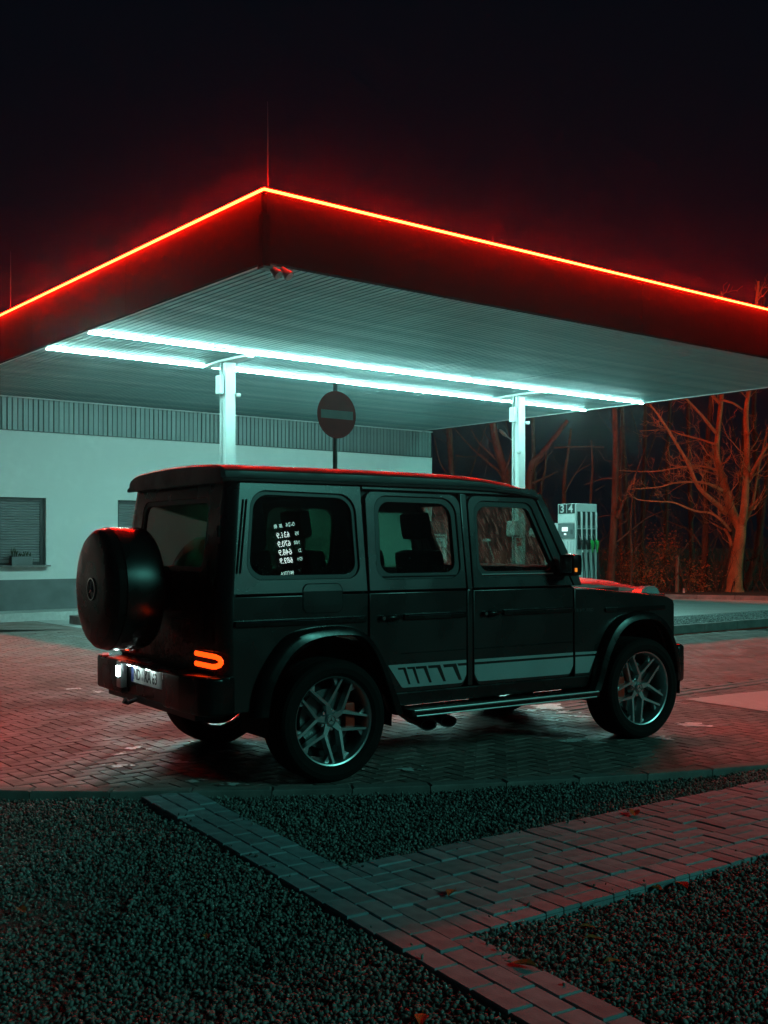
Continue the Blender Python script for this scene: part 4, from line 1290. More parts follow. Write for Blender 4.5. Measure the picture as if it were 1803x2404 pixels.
for s in (-1, 1):
    # rear quarter
    q_lo = [(-.71, 1.213), (.288, 1.213)] + ARCH_R + [(-.71, .50)]
    o = side_part('rear_quarter', [q_lo], M['paint'], s)
    q_up = [(-.708, 1.227), (.288, 1.227), (.288, 1.935), (-.618, 1.935)]
    up = side_part('rear_quarter_upper', [q_up, QW], M['paint'], s)
    MB().add(*side([grow(QW, .012)], s, -.030, .002, 0)).build('window_glass', M['glass_tint'], up)
    ring = side([grow(QW, .016), grow(QW, -.026)], s, -.020, .006, .002)
    MB().add(*ring).build('window_seal', M['trim'], up)
    # fuel flap only on the right
    if s < 0:
        fl = rpoly([(-.212, 1.100), (.086, 1.100), (.082, 1.282), (-.208, 1.282)], .045, 5)
        fo = plate_on('fuel_flap_gap', [grow(fl, .006)], M['dark'], s, up, .0016, .001)
        VF = side([fl], s, .0035, .002, 0)
        MB().add(*VF).build('fuel_flap', M['paint'], up)
    # louvre ribs on the corner post
    for k, xx in enumerate((-.655, -.632)):
        pts_ = [(xx - .02 + .075 * t, s * (ys(1.36 + .46 * t) + .004), 1.36 + .46 * t) for t in np.linspace(0, 1, 5)]
        MB().tube(pts_, .006, 6).build('corner_rib', M['paint'], up, smooth=.8)
    # doors
    rd = [(.302, 1.213), (1.128, 1.213), (1.128, .60), (1.085, .535), (.515, .535), (.43, .72), (.335, .885), (.302, .90)]
    d = side_part('door', [rpoly(rd, [0, 0, .05, .05, .02, .02, .02, 0], 4)], M['paint'], s)
    u_ = side_part('door_upper', [rpoly([(.302, 1.227), (1.128, 1.227), (1.128, 1.893), (.318, 1.90)], [0, 0, .09, .07], 6), RW], M['paint'], s, d)
    MB().add(*side([grow(RW, .012)], s, -.030, .002, 0)).build('window_glass', M['glass_clear'], d)
    MB().add(*side([grow(RW, .016), grow(RW, -.040)], s, -.019, .007, .003)).build('window_seal', M['trim'], d)
    fd = [(1.192, 1.213), (2.165, 1.213), (2.165, .62), (2.12, .535), (1.235, .535), (1.192, .60)]
    f = side_part('door', [rpoly(fd, [0, 0, .05, .05, .05, .05], 4)], M['paint'], s)
    side_part('door_upper', [rpoly([(1.192, 1.227), (2.165, 1.227), (1.845, 1.885), (1.200, 1.892)], [0, 0, .06, .08], 6), FW], M['paint'], s, f)
    MB().add(*side([grow(FW, .012)], s, -.030, .002, 0)).build('window_glass', M['glass_clear'], f)
    MB().add(*side([grow(FW, .016), grow(FW, -.040)], s, -.019, .007, .003)).build('window_seal', M['trim'], f)
    MB().tube([(1.275, s * (ys(1.325) - .003), 1.322), (1.97, s * (ys(1.325) - .003), 1.322)], .006, 6).build('window_ledge', M['bright_strip'], f)
    MB().tube([(.42, s * (ys(1.325) - .003), 1.322), (1.05, s * (ys(1.325) - .003), 1.322)], .004, 6).build('window_ledge', M['trim'], d)
    side_part('centre_pillar', [[(1.137, .54), (1.183, .54), (1.183, 1.22), (1.137, 1.22)]], M['paint'], s)
    side_part('centre_pillar', [[(1.137, 1.2205), (1.183, 1.2205), (1.190, 1.90), (1.137, 1.90)]], M['paint'], s)
    side_part('side_rail', [[(.297, 1.908), (1.9, 1.898), (1.86, 1.955), (.297, 1.955)]], M['paint'], s)
    side_part('front_pillar', [[(2.176, 1.227), (2.255, 1.227), (2.235, 1.30), (1.915, 1.925), (1.862, 1.90)]], M['paint'], s)
    # dark lining behind the panel gaps
    lin = [[(-.66, 1.20), (2.20, 1.20), (1.84, 1.93), (-.58, 1.93)], grow(QW, -.015), grow(RW, -.03), grow(FW, -.03)]
    side_part('inner_lining', lin, M['seat'], s, None, -.052, .010, 0)
    side_part('inner_panel', [[(-.66, .56), (-.53, .56), (-.5, .75), (-.3, 1.0), (.2, 1.02), (.4, .85), (.55, .56), (2.34, .56), (2.45, .75), (2.6, 1.0), (2.7, 1.08), (2.7, 1.2), (-.66, 1.2)]], M['seat'], s, None, -.052, .010, 0)
    # handles
    for par, x0 in ((d, .40), (f, 1.285)):
        h_ = MB()
        disc = [(x0 + .085 + .058 * math.cos(t), 1.040 + .045 * math.sin(t)) for t in np.linspace(0, 2 * math.pi, 25)[:-1]]
        h_.add(*side([disc], s, .001, .002, 0))
        rc = h_.build('handle_recess', M['dark'], par)
        b = MB()
        b.tube([(x0 + .0, s * .888, 1.046), (x0 + .03, s * .912, 1.048), (x0 + .10, s * .915, 1.050), (x0 + .155, s * .890, 1.050)], [.014, .016, .016, .012], 8)
        b.tube([(x0 - .005, s * .88, 1.046), (x0 - .005, s * .912, 1.046)], .019, 10)
        b.build('handle', M['paint_black'], par, smooth=.8)
        MB().tube([(x0 - .005, s * .912, 1.046), (x0 - .005, s * .916, 1.046)], .012, 10).build('push_button', M['chrome'], par)
    # rub strips
    for par, a, b_, nm in ((o, -.70, .268, 0), (d, .575, 1.118, 0), (f, 1.46, 2.155, 0)):
        rs_ = rpoly([(a, 1.026), (b_, 1.026), (b_, 1.068), (a, 1.068)], .012, 3)
        MB().add(*side([rs_], s, .008, .010, .004)).build('rub_strip', M['paint_black'], par, smooth=.7)
        MB().tube([(a + .03, s * .899, 1.055), (b_ - .03, s * .899, 1.055)], .003, 5).build('bright_line', M['chrome'], par)
    # lower crease on the doors
    MB().tube([(.56, s * .8815, .800), (1.12, s * .8815, .800)], .004, 5).build('crease', M['paint'], d)
    MB().tube([(1.20, s * .8815, .800), (2.15, s * .8815, .800)], .004, 5).build('crease', M['paint'], f)
    # fender
    fen = [(2.179, 1.205), (2.36, 1.196), (3.20, 1.118), (3.285, 1.085), (3.30, 1.05), (3.30, .50)] + ARCH_F + [(2.34, .535), (2.179, .535)]
    fe = side_part('front_fender', [fen], M['paint'], s)
    rs_ = rpoly([(2.50, 1.012), (3.18, 1.012), (3.18, 1.048), (2.50, 1.048)], .012, 3)
    MB().add(*side([rs_], s, .006, .008, .003)).build('rub_strip', M['paint_black'], fe, smooth=.7)
    V, F = text_vf('V8 BITURBO', .036, .001, 'CENTER')
    MB().add([(2.275 + s * -1 * p[0] * 1.0 if s < 0 else 2.275 - p[0], s * (.883 + p[2]), 1.035 + p[1]) for p in V], F).build('badge', M['chrome'], fe)
    # stripe film with hooked marks
    plate_on('stripe_film', [rpoly([(.448, .726), (.565, .566), (1.090, .564), (1.122, .62), (1.122, .724)], [.004, .03, .04, .03, .004], 4)], M['decal'], s, d)
    for k, (xa, xb, xc, w) in enumerate(((.527, .578, .622, .013), (.604, .656, .700, .013), (.676, .752, .800, .016), (.783, .870, .922, .018), (.915, 1.008, 1.060, .021))):
        hk = [(xa, .704), (xb + w, .704), (xc + w, .586), (xc - w * .3, .586), (xb - w * .4, .704 - w * 1.05), (xa + .006, .704 - w * 1.05)]
        plate_on('hook_mark', [hk], M['paint'], s, d, .0035, .0006)
    plate_on('stripe_line', [[(1.04, .703), (1.122, .703), (1.122, .686), (1.05, .686)]], M['paint'], s, d, .0035, .0006)
    plate_on('stripe_film', [rpoly([(1.198, .62), (1.23, .564), (2.125, .558), (2.160, .62), (2.160, .682), (1.198, .684)], [.02, .03, .03, .02, 0, 0], 4)], M['decal'], s, f)
    plate_on('stripe_film', [[(1.198, .702), (2.160, .698), (2.160, .718), (1.198, .722)]], M['decal'], s, f)
    plate_on('stripe_film', [[(2.184, .556), (2.33, .556), (2.395, .68), (2.184, .682)]], M['decal'], s, fe)
    plate_on('stripe_film', [[(2.184, .698), (2.405, .696), (2.412, .714), (2.184, .718)]], M['decal'], s, fe)
    # wheel-arch flares
    for nm, OUT, INN in (('rear', R_OUT, R_INN), ('front', F_OUT, F_INN)):
        def dense(P_, n=4):
            return [(p.x, p.y) for p in smooth_pts([(a, b, 0) for a, b in P_], n)]
        O_, I_ = dense(OUT), dense(INN)
        rows_ = []
        for (ox, oz), (ix, iz) in zip(O_, I_):
            def at(t):
                return (ox + (ix - ox) * t, oz + (iz - oz) * t)
            sec = [(at(0), .872), (at(.0), .884), (at(.16), .925), (at(.34), .948), (at(.55), .955), (at(.92), .962), (at(1.0), .956), (at(1.0), .90), (at(.9), .84)]
            rows_.append([(a, s * y_, b) for (a, b), y_ in sec])
        V = [p for r0 in rows_ for p in r0]
        n = len(rows_[0])
        F = [(i * n + k, i * n + k + 1, (i + 1) * n + k + 1, (i + 1) * n + k) for i in range(len(rows_) - 1) for k in range(n - 1)]
        F += [tuple(range(n)), tuple((len(rows_) - 1) * n + k for k in range(n))]
        MB().add(V, F).build('wheel_flare', M['paint_black'], car, smooth=.6)
    # wheel well
    for cxw in (0.0, 2.88):
        w = MB()
        rows_ = []
        for t in np.linspace(-.15, math.pi + .15, 15):
            rows_.append([(cxw + .47 * math.cos(t), s * yy, .40 + .54 * math.sin(t)) for yy in (.90, .50)])
        V = [p for r0 in rows_ for p in r0]
        w.add(V, [(2 * i, 2 * i + 1, 2 * i + 3, 2 * i + 2) for i in range(14)])
        w.build('wheel_well', M['dark'], car)
    # sill and running board
    MB().box((1.42, s * .845, .49), (1.90, .06, .09), bev=.01).build('sill', M['paint_black'], car)
    rb = MB().box((1.445, s * .90, .405), (1.76, .20, .05), bev=.014).build('running_board', M['paint_black'], car, smooth=.6)
    MB().tube([(.58, s * 1.0, .424), (2.31, s * 1.0, .424)], .009, 8).build('bright_edge', M['bright_strip'], rb, smooth=.8)
    MB().tube([(.60, s * .998, .386), (2.29, s * .998, .386)], .007, 8).build('bright_edge', M['bright_strip'], rb, smooth=.8)
    # side exhausts
    for k, xx in enumerate((.725, .895)):
        ax = Vector((-.12, s * 1.0, -.10)).normalized()
        c = Vector((xx, s * .93, .318 + .008 * k))
        m_ = MB()
        for ring_ in ([(-.25, .042), (-.02, .047), (.04, .052), (.05, .050), (.045, .043), (-.15, .038)],):
            V = []
            e1 = Vector((1, 0, 0)); e1 = (e1 - ax * e1.dot(ax)).normalized(); e2 = ax.cross(e1)
            for a, r in ring_:
                for j in range(24):
                    t = 2 * math.pi * j / 24
                    V.append(c + ax * a + e1 * (r * 1.25 * math.cos(t)) + e2 * (r * .8 * math.sin(t)))
            F = [(i * 24 + j, i * 24 + (j + 1) % 24, (i + 1) * 24 + (j + 1) % 24, (i + 1) * 24 + j) for i in range(len(ring_) - 1) for j in range(24)]
            m_.add(V, F)
        m_.build('exhaust_tip', M['alloy_dark'], car, smooth=.6)
    # mirror
    mi = MB()
    mi.box((2.035, s * .985, 1.385), (.095, .16, .165), bev=.042)
    mo = mi.build('side_mirror', M['paint_black'], car, smooth=.9)
    MB().box((2.07, s * .90, 1.325), (.06, .10, .05), bev=.015).build('mirror_arm', M['trim'], mo, smooth=.8)
    MB().box((1.985, s * .985, 1.385), (.006, .12, .115), bev=.002).build('mirror_glass', M['chrome'], mo)
    MB().box((2.01, s * 1.066, 1.35), (.018, .008, .028), bev=.002).build('indicator', M['amber'], mo)

# ---- roof, bonnet, glass
st_x = [(-.735, -.055), (-.732, -.018), (-.71, -.004), (-.60, 0), (.2, .004), (.8, .002), (1.15, -.002), (1.4, -.014), (1.65, -.042), (1.80, -.072), (1.87, -.098), (1.885, -.118)]
half = [(.800, 1.930), (.812, 1.936), (.814, 1.950), (.795, 1.956), (.782, 1.975), (.774, 2.000), (.752, 2.019), (.70, 2.036), (.60, 2.050), (.3, 2.064), (0, 2.068)]
sec = [(-y, z) for y, z in half] + [(y, z) for y, z in reversed(half[:-1])]
V, F = [], []
for x, dz in st_x:
    for y, z in sec:
        k = .985 if x > 1.7 or x < -.73 else 1.0
        V.append((x, y * k, (z + dz) if z > 1.96 else z + dz * (.55 if x > 1 else .15)))
n = len(sec)
F = [(i * n + k, i * n + k + 1, (i + 1) * n + k + 1, (i + 1) * n + k) for i in range(len(st_x) - 1) for k in range(n - 1)]
F += [tuple(range(n)), tuple((len(st_x) - 1) * n + k for k in range(n))]
MB().add(V, F).build('roof', M['paint_wet'], car, smooth=.5)
MB().box((.55, 0, 1.925), (2.4, 1.50, .02)).build('headliner', M['seat'], car)
V, F = [], []
xs_h = np.linspace(2.235, 3.235, 15); ysn = np.linspace(-.65, .65, 27)
def zhood(x, y):
    t = (x - 2.235)
    z = 1.272 - .055 * t - .028 * t * t
    if t > .88:
        z -= (t - .88) ** 2 * 2.2
    b = max(0.0, min(1.0, (.50 - abs(y)) / .07)); b = b * b * (3 - 2 * b)
    z += .026 * b * min(1, (1.02 - t) / .25)
    e = max(0.0, (abs(y) - .57) / .08)
    return z - .03 * e * e
for x in xs_h:
    for y in ysn:
        V.append((x, y, zhood(x, y)))
ny = len(ysn)
for i in range(len(xs_h) - 1):
    for k in range(ny - 1):
        F.append((i * ny + k, i * ny + k + 1, (i + 1) * ny + k + 1, (i + 1) * ny + k))
nb = len(V)
for x in xs_h:
    V += [(x, -.652, 1.08), (x, .652, 1.08)]
for i in range(len(xs_h) - 1):
    F.append((i * ny, (i + 1) * ny, nb + 2 * i + 2, nb + 2 * i)); F.append((i * ny + ny - 1, nb + 2 * i + 1, nb + 2 * i + 3, (i + 1) * ny + ny - 1))
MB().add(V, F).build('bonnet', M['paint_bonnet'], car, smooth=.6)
for s in (-1, 1):
    V, F = [], []
    for x in np.linspace(2.19, 3.285, 12):
        zt = np.interp(x, [2.18, 2.36, 3.20, 3.285], [1.203, 1.194, 1.116, 1.083])
        for y, dz in ((.879, -.010), (.872, .003), (.85, .010), (.74, .012), (.662, .004), (.66, -.03)):
            V.append((x, s * y, zt + dz))
    F = [(i * 6 + k, i * 6 + k + 1, (i + 1) * 6 + k + 1, (i + 1) * 6 + k) for i in range(11) for k in range(5)]
    MB().add(V, F).build('fender_top', M['paint_wet'], car, smooth=.5)
    m_ = MB()
    zb = 1.125
    foot = [(2.96, .70), (3.22, .70), (3.22, .83), (2.96, .83)]
    top = [(3.05, .715), (3.185, .72), (3.185, .805), (3.05, .81)]
    V = [(a, s * b, 1.142 if a < 3 else 1.112) for a, b in foot] + [(a, s * b, 1.198) for a, b in top]
    F = [(0, 1, 2, 3), (4, 5, 6, 7)] + [(k, (k + 1) % 4, 4 + (k + 1) % 4, 4 + k) for k in range(4)]
    me = bpy.data.meshes.new('turn_signal'); me.from_pydata(V, [], F)
    bm = bmesh.new(); bm.from_mesh(me); bmesh.ops.recalc_face_normals(bm, faces=bm.faces); bmesh.ops.bevel(bm, geom=list(bm.edges), offset=.014, segments=3, affect='EDGES'); bm.to_mesh(me); bm.free()
    ti = link_mesh('turn_signal', me, M['ind_lens'], car, smooth=.9)
    MB().box((3.09, s * .765, 1.122), (.29, .155, .03), bev=.008).build('signal_base', M['trim'], ti)
    # headlamp
    MB().lathe([(3.24, .135), (3.300, .135), (3.312, .122), (3.316, .09), (3.316, 0)], 28, (0, s * .66, .90), 'x').build('headlamp', M['ind_lens'], car, smooth=.6)
MB().box((3.26, 0, .88), (.06, 1.70, .42), bev=.01).build('front_panel', M['paint'], car)
gr = MB().box((3.298, 0, .92), (.03, .96, .30), bev=.01).build('grille', M['trim'], car)
for k in range(15):
    MB().box((3.318, -.42 + .06 * k, .92), (.012, .016, .26)).build('grille_bar', M['chrome'], gr)
MB().add(*vmap(fill([rpoly([(3.25, -.80), (3.33, -.905), (3.42, -.89), (3.48, -.70), (3.53, 0), (3.48, .70), (3.42, .89), (3.33, .905), (3.25, .80)], [.0, .02, .05, .1, .3, .1, .05, .02, 0], 5)], .155, .035, 3), lambda a, b, c: (a, b, .565 + c))).build('front_bumper', M['paint'], car, smooth=.7)

def ws_pt(t, y):
    return (2.235 + (1.868 - 2.235) * t, y * (1 - .07 * t), 1.275 + (1.915 - 1.275) * t)
V = [ws_pt(0, -.75), ws_pt(0, .75), ws_pt(1, .75), ws_pt(1, -.75)]
V += [(p[0] - .005, p[1], p[2] - .003) for p in V]
wsh = MB().add(V, [(0, 1, 2, 3), (7, 6, 5, 4), (0, 4, 5, 1), (1, 5, 6, 2), (2, 6, 7, 3), (3, 7, 4, 0)]).build('windscreen', m_wet, car)
for s in (-1, 1):
    MB().tube([ws_pt(-.02, s * .775), ws_pt(.5, s * .775), ws_pt(1.0, s * .775)], .034, 8).build('windscreen_pillar', M['paint_black'], car, smooth=.8)
MB().box((2.235, 0, 1.262), (.06, 1.5, .03), bev=.008).build('cowl', M['trim'], car)
MB().box((1.865, 0, 1.915), (.06, 1.5, .05), bev=.015).build('windscreen_header', M['paint_black'], car)
for y0 in (-.52, .08):
    w = MB().tube([(2.25, y0, 1.285), (2.205, y0 + .30, 1.325), (2.20, y0 + .58, 1.335)], .007, 6).build('wiper', M['trim'], car)

# ---- tail: gate, glass, corners
GW = rpoly([(-.56, 1.365), (.56, 1.365), (.55, 1.838), (-.55, 1.838)], [.06, .06, .07, .07], 6)
VF = fill([rpoly([(-.765, .745), (.765, .745), (.765, 1.22), (.70, 1.925), (-.70, 1.925), (-.765, 1.22)], [.02, .02, 0, .04, .04, 0], 4), GW], .014, .006)
gate = MB().add(*vmap(VF, lambda a, b, c: (xr(b) + .014 - c, a, b))).build('tailgate', M['paint_black'], car, smooth=.6)
VF = fill([grow(GW, .014)], .002)
MB().add(*vmap(VF, lambda a, b, c: (xr(b) + .020 + c, a, b))).build('rear_window', M['glass_tint'], gate)
VF = fill([grow(GW, .02), grow(GW, -.03)], .006, .002)
MB().add(*vmap(VF, lambda a, b, c: (xr(b) + .012 + c, a, b))).build('window_seal', M['trim'], gate)
for s in (-1, 1):
    V, F = [], []
    zs_ = [.50, .80, 1.0, 1.22, 1.45, 1.70, 1.935]
    for z in zs_:
        for t in np.linspace(0, math.pi / 2, 8):
            rr = .088
            V.append((xr(z) + rr - rr * math.sin(t), s * (ys(z) - rr + rr * math.cos(t)), z))
        V.append((xr(z), s * (ys(z) - .106), z))
    F = [(i * 9 + k, i * 9 + k + 1, (i + 1) * 9 + k + 1, (i + 1) * 9 + k) for i in range(len(zs_) - 1) for k in range(8)]
    MB().add(V, F).build('rear_corner', M['paint'], car, smooth=.8)
    # gate hinges on the right, lock on the left
    for z in (.98, 1.30, 1.62) if s < 0 else ():
        MB().tube([(xr(z) - .012, s * .745, z - .035), (xr(z) - .012, s * .745, z + .035)], .014, 8).build('hinge', M['paint_black'], gate, smooth=.8)
    # tail lamp: dark red housing, lit hook-shaped tube
    def wrap(a, d):
        """Arc length a along the tail and round the corner, d proud of it."""
        if a < .795:
            return (-.785 - d, s * a)
        q = (a - .795) / .085
        return (-.70 - (.085 + d) * math.cos(q), s * (.795 + (.085 + d) * math.sin(q)))
    def tail_strip(a0, a1, z0, z1, d, rad, name, m_, par):
        O_ = rpoly([(a0, z0), (a1, z0), (a1, z1), (a0, z1)], [.01, rad, rad, .01], 6)
        n = len(O_)
        V = [(*wrap(a, d), z) for a, z in O_] + [(*wrap(a, 0.0), z) for a, z in grow(O_, .004)]
        ns = 12
        av = np.linspace(a0, a1, ns + 1)
        # front skin in vertical slices so that it follows the corner
        F = [(k, (k + 1) % n, n + (k + 1) % n, n + k) for k in range(n)]
        mb = MB().add(V, F)
        for i in range(ns):
            def zr(a):
                t_ = max(0.0, (a - (a1 - rad)) / rad)
                return rad * (1 - math.sqrt(max(0.0, 1 - t_ * t_)))
            A_, B_ = av[i], av[i + 1]
            mb.quad((*wrap(A_, d + .001), z0 + zr(A_)), (*wrap(B_, d + .001), z0 + zr(B_)), (*wrap(B_, d + .001), z1 - zr(B_)), (*wrap(A_, d + .001), z1 - zr(A_)))
        return mb.build(name, m_, par)
    tlm = tail_strip(.548, .895, .760, .882, .030, .045, 'tail_lamp', M['tail_lens'], car)
    hook = [(.572, .853), (.65, .853), (.74, .853), (.78, .853), (.81, .853), (.832, .850), (.850, .840), (.857, .827), (.857, .815), (.850, .802), (.832, .792), (.81, .789), (.78, .789), (.74, .789), (.65, .789), (.572, .789)]
    MB().tube([(*wrap(a, .022), b) for a, b in hook], .0195, 8).build('light_tube', M['tail_lit'], tlm, smooth=.8)
MB().box((-.70, 0, .66), (.16, 1.50, .22)).build('rear_crossmember', M['dark'], car)
bump = [(-.70, -.885), (-.80, -.925), (-.875, -.915), (-.925, -.84), (-.945, -.60), (-.945, -.345), (-.905, -.33), (-.905, .36), (-.945, .375), (-.95, .60), (-.945, .86), (-.89, .945), (-.80, .945), (-.70, .885)]
VF = fill([rpoly(bump, [0, .05, .06, .07, .05, .01, .01, .01, .01, .05, .07, .06, .05, 0], 4)], .118, .022, 3)
bp_ = MB().add(*vmap(VF, lambda a, b, c: (a, b, .612 + c))).build('rear_bumper', M['paint_black'], car, smooth=.7)
for s in (-1, 1):
    MB().box((-.905, s * .79, .7315), (.05, .20, .012), rot=Matrix.Rotation(-s * .35, 3, 'Z'), bev=.004).build('reflector', M['tail_lit'] if False else M['caliper'], bp_)
MB().box((-.80, 0, .475), (.20, 1.5, .05), bev=.01).build('skid_plate', M['trim'], bp_)
MB().tube([(-.90, .20, .475), (-.965, .20, .455), (-.99, .20, .475)], [.014, .016, .024], 8).build('tow_ball', M['alloy_dark'], bp_, smooth=.8)
pl_ = MB().box((-.910, 0, .648), (.008, .53, .112), bev=.002).build('licence_plate', M['plate'], car)
MB().box((-.907, 0, .648), (.006, .55, .13), bev=.002).build('plate_frame', M['trim'], pl_)
MB().box((-.9145, .243, .648), (.003, .038, .104)).build('country_band', M['euro'], pl_)
V, F = text_vf('ND', .105, .001, bold=.001, sx=.78)
MB().add([(-.9150 - p[2], .160 - p[0], .646 + p[1]) for p in V], F).build('lettering', M['ink'], pl_)
V, F = text_vf('KA 63', .105, .001, bold=.001, sx=.80)
MB().add([(-.9150 - p[2], -.080 - p[0], .646 + p[1]) for p in V], F).build('lettering', M['ink'], pl_)
for z in (.668, .628):
    MB().lathe([(-.914, .013), (-.9155, .013), (-.9155, 0)], 12, (0, .066, z), 'x').build('seal', M['decal'], pl_)
MB().box((-.93, .02, .722), (.06, .66, .016), bev=.005).build('plate_hood', M['paint_black'], bp_, smooth=.7)
lh = MB().box((-.938, .385, .632), (.05, .085, .185), bev=.016).build('lamp_housing', M['alloy'], bp_, smooth=.8)
MB().box((-.966, .385, .655), (.012, .042, .075), bev=.005).build('plate_lamp', M['plate_lamp'], lh)
for yy in (.21, .10, -.12):
    MB().box((-.950, yy, .7115), (.014, .045, .006), bev=.001).build('plate_lamp', M['plate_lamp'], lh)
# latch bracket and grab tube under the spare
MB().tube([(-.83, .02, .985), (-.90, -.01, .93), (-.945, .12, .84), (-.90, .30, .80)], .016, 8).build('spare_bracket', M['alloy'], gate, smooth=.8)
MB().box((-.80, -.30, 1.045), (.02, .26, .03), bev=.006).build('gate_handle', M['trim'], gate)
MB().box((-.812, -.30, 1.053), (.004, .22, .006)).build('bright_line', M['chrome'], gate)
# spare wheel cover
CY, CZ = .055, 1.245
cov = MB().lathe([(-.90, .30), (-.915, .385), (-.93, .400), (-.96, .408), (-1.13, .410), (-1.175, .407), (-1.180, .399), (-1.185, .403), (-1.225, .392), (-1.252, .365), (-1.264, .32), (-1.269, .22), (-1.27, 0)], 72, (0, CY, CZ), 'x').build('spare_wheel_cover', M['paint_black'], car, smooth=.5)
MB().box((-.85, CY, CZ), (.14, .30, .30), bev=.03).build('spare_mount', M['trim'], gate)
def star(cx_, cy_, cz_, rad, axis, m, parent, depth=.006, name='emblem'):
    e = MB()
    n = 36
    V = []
    for r0, d0 in ((rad, 0), (rad, depth), (rad * .88, depth), (rad * .88, 0)):
        for k in range(n):
            t = 2 * math.pi * k / n
            V.append((r0 * math.cos(t), r0 * math.sin(t), d0))
    F = [(i * n + k, i * n + (k + 1) % n, ((i + 1) % 4) * n + (k + 1) % n, ((i + 1) % 4) * n + k) for i in range(4) for k in range(n)]
    e.add(V, F)
    for k in range(3):
        t = math.pi / 2 + k * 2 * math.pi / 3
        d = Vector((math.cos(t), math.sin(t), 0)); p = Vector((-d.y, d.x, 0))
        V = [Vector((0, 0, depth * 1.5)), p * rad * .14 + d * rad * .10 * -1, d * rad * .93, -p * rad * .14 + d * rad * .10 * -1, Vector((0, 0, 0))]
        e.add(V, [(0, 1, 2), (0, 2, 3), (4, 2, 1), (4, 3, 2), (0, 3, 4), (0, 4, 1)])
    if axis == 'x-':
        fn = lambda a, b, c: (cx_ - c, cy_ - a, cz_ + b)
    else:
        sg = 1 if axis == 'y+' else -1
        fn = lambda a, b, c: (cx_ + a, cy_ + sg * c, cz_ + b)
    e.v = [fn(*p) for p in e.v]
    return e.build(name, m, parent)
star(-1.272, CY, CZ, .075, 'x-', M['chrome'], cov)

# ---- wheels
def wheel(x, s, yc, rot, cal, parent=car):
    w = bpy.data.objects.new('wheel', None); col.objects.link(w); w.parent = parent; w.location = (x, s * yc, .398)
    def P(prof):
        return [(s * a, r) for a, r in prof]
    ty = MB().lathe(P([(-.125, .288), (-.142, .312), (-.148, .345), (-.140, .376), (-.122, .392), (-.098, .397), (-.062, .398), (-.059, .390), (-.051, .390), (-.048, .398), (-.005, .398), (-.004, .390), (.004, .390), (.005, .398),
                       (.048, .398), (.051, .390), (.059, .390), (.062, .398), (.098, .397), (.122, .392), (.140, .376), (.1465, .352), (.148, .345), (.1455, .338), (.142, .312), (.125, .290)]), 80, (0, 0, 0), 'y').build('tyre', M['rubber'], w, smooth=.5)
    rim = MB().lathe(P([(.118, .296), (.122, .290), (.118, .281), (.100, .274), (.06, .268), (-.09, .262), (-.12, .280), (-.125, .292)]), 64, (0, 0, 0), 'y').build('rim', M['alloy'], w, smooth=.5)
    sp = MB()
    for k in range(5):
        t0 = math.radians(rot) + k * 2 * math.pi / 5
        def pol(r, a):
            return Vector((r * math.cos(t0 + a), r * math.sin(t0 + a)))
        for sg in (-1, 1):
            a0 = pol(.098, 0); a1 = pol(.279, sg * math.radians(27.5))
            d = (a1 - a0).normalized(); p = Vector((-d.y, d.x)) * sg
            # outline with a narrow machined face and wider root
            out0 = [a0 - p * .012, a1 - p * .007, a1 + p * .007, a0 + p * .010]
            V = [(q.x, s * .098, q.y) if i in (1, 2) else (q.x, s * .078, q.y) for i, q in enumerate(out0)]
            wide = [a0 - p * .018, a1 - p * .012, a1 + p * .012, a0 + p * .016]
            V += [(q.x, s * (.045 if i in (1, 2) else .03), q.y) for i, q in enumerate(wide)]
            sp.add(V, [(0, 1, 2, 3), (7, 6, 5, 4), (0, 4, 5, 1), (1, 5, 6, 2), (2, 6, 7, 3), (3, 7, 4, 0)])
        # stem
        a0, a1 = pol(.03, 0), pol(.112, 0)
        d = (a1 - a0).normalized(); p = Vector((-d.y, d.x))
        o4 = [a0 - p * .022, a1 - p * .014, a1 + p * .014, a0 + p * .022]
        V = [(q.x, s * (.079 if i in (1, 2) else .072), q.y) for i, q in enumerate(o4)] + [(q.x, s * .03, q.y) for q in o4]
        sp.add(V, [(0, 1, 2, 3), (7, 6, 5, 4), (0, 4, 5, 1), (1, 5, 6, 2), (2, 6, 7, 3), (3, 7, 4, 0)])
        # little blades at the rim
        for sg in (-1, 1):
            b0, b1, b2 = pol(.270, sg * .40), pol(.215, sg * .405), pol(.270, sg * .27)
            sp.add([(q.x, s * .075, q.y) for q in (b0, b1, b2)] + [(q.x, s * .045, q.y) for q in (b0, b1, b2)], [(0, 1, 2), (5, 4, 3), (0, 3, 4, 1), (1, 4, 5, 2), (2, 5, 3, 0)])
    sp.build('spokes', M['alloy'], w)
    hub = MB().lathe(P([(.02, .075), (.055, .07), (.062, .055), (.078, .040), (.082, .037), (.084, .034), (.084, 0)]), 28, (0, 0, 0), 'y').build('hub_cap', M['alloy'], w, smooth=.5)
    star(0, s * .0845, 0, .031, 'y+' if s > 0 else 'y-', M['alloy_dark'], w, .002, 'hub_emblem')
    bl = MB()
    for k in range(5):
        t = math.radians(rot + 36) + k * 2 * math.pi / 5
        bl.tube([(.062 * math.cos(t), s * .03, .062 * math.sin(t)), (.062 * math.cos(t), s * .066, .062 * math.sin(t))], .010, 6)
    bl.build('wheel_bolts', M['chrome'], w)
    MB().lathe(P([(-.015, .07), (-.015, .195), (.012, .195), (.012, .07)]), 48, (0, 0, 0), 'y').build('brake_disc', M['steel'], w, smooth=.5)
    MB().lathe(P([(-.05, .01), (-.05, .255), (-.02, .255), (-.02, .0)]), 32, (0, 0, 0), 'y').build('dust_shield', M['dark'], w)
    c = Vector((cal * .168, s * .022, .012))
    MB().box(c, (.075, .06, .17), bev=.018).build('brake_caliper', M['caliper'], w, smooth=.8)
    return w
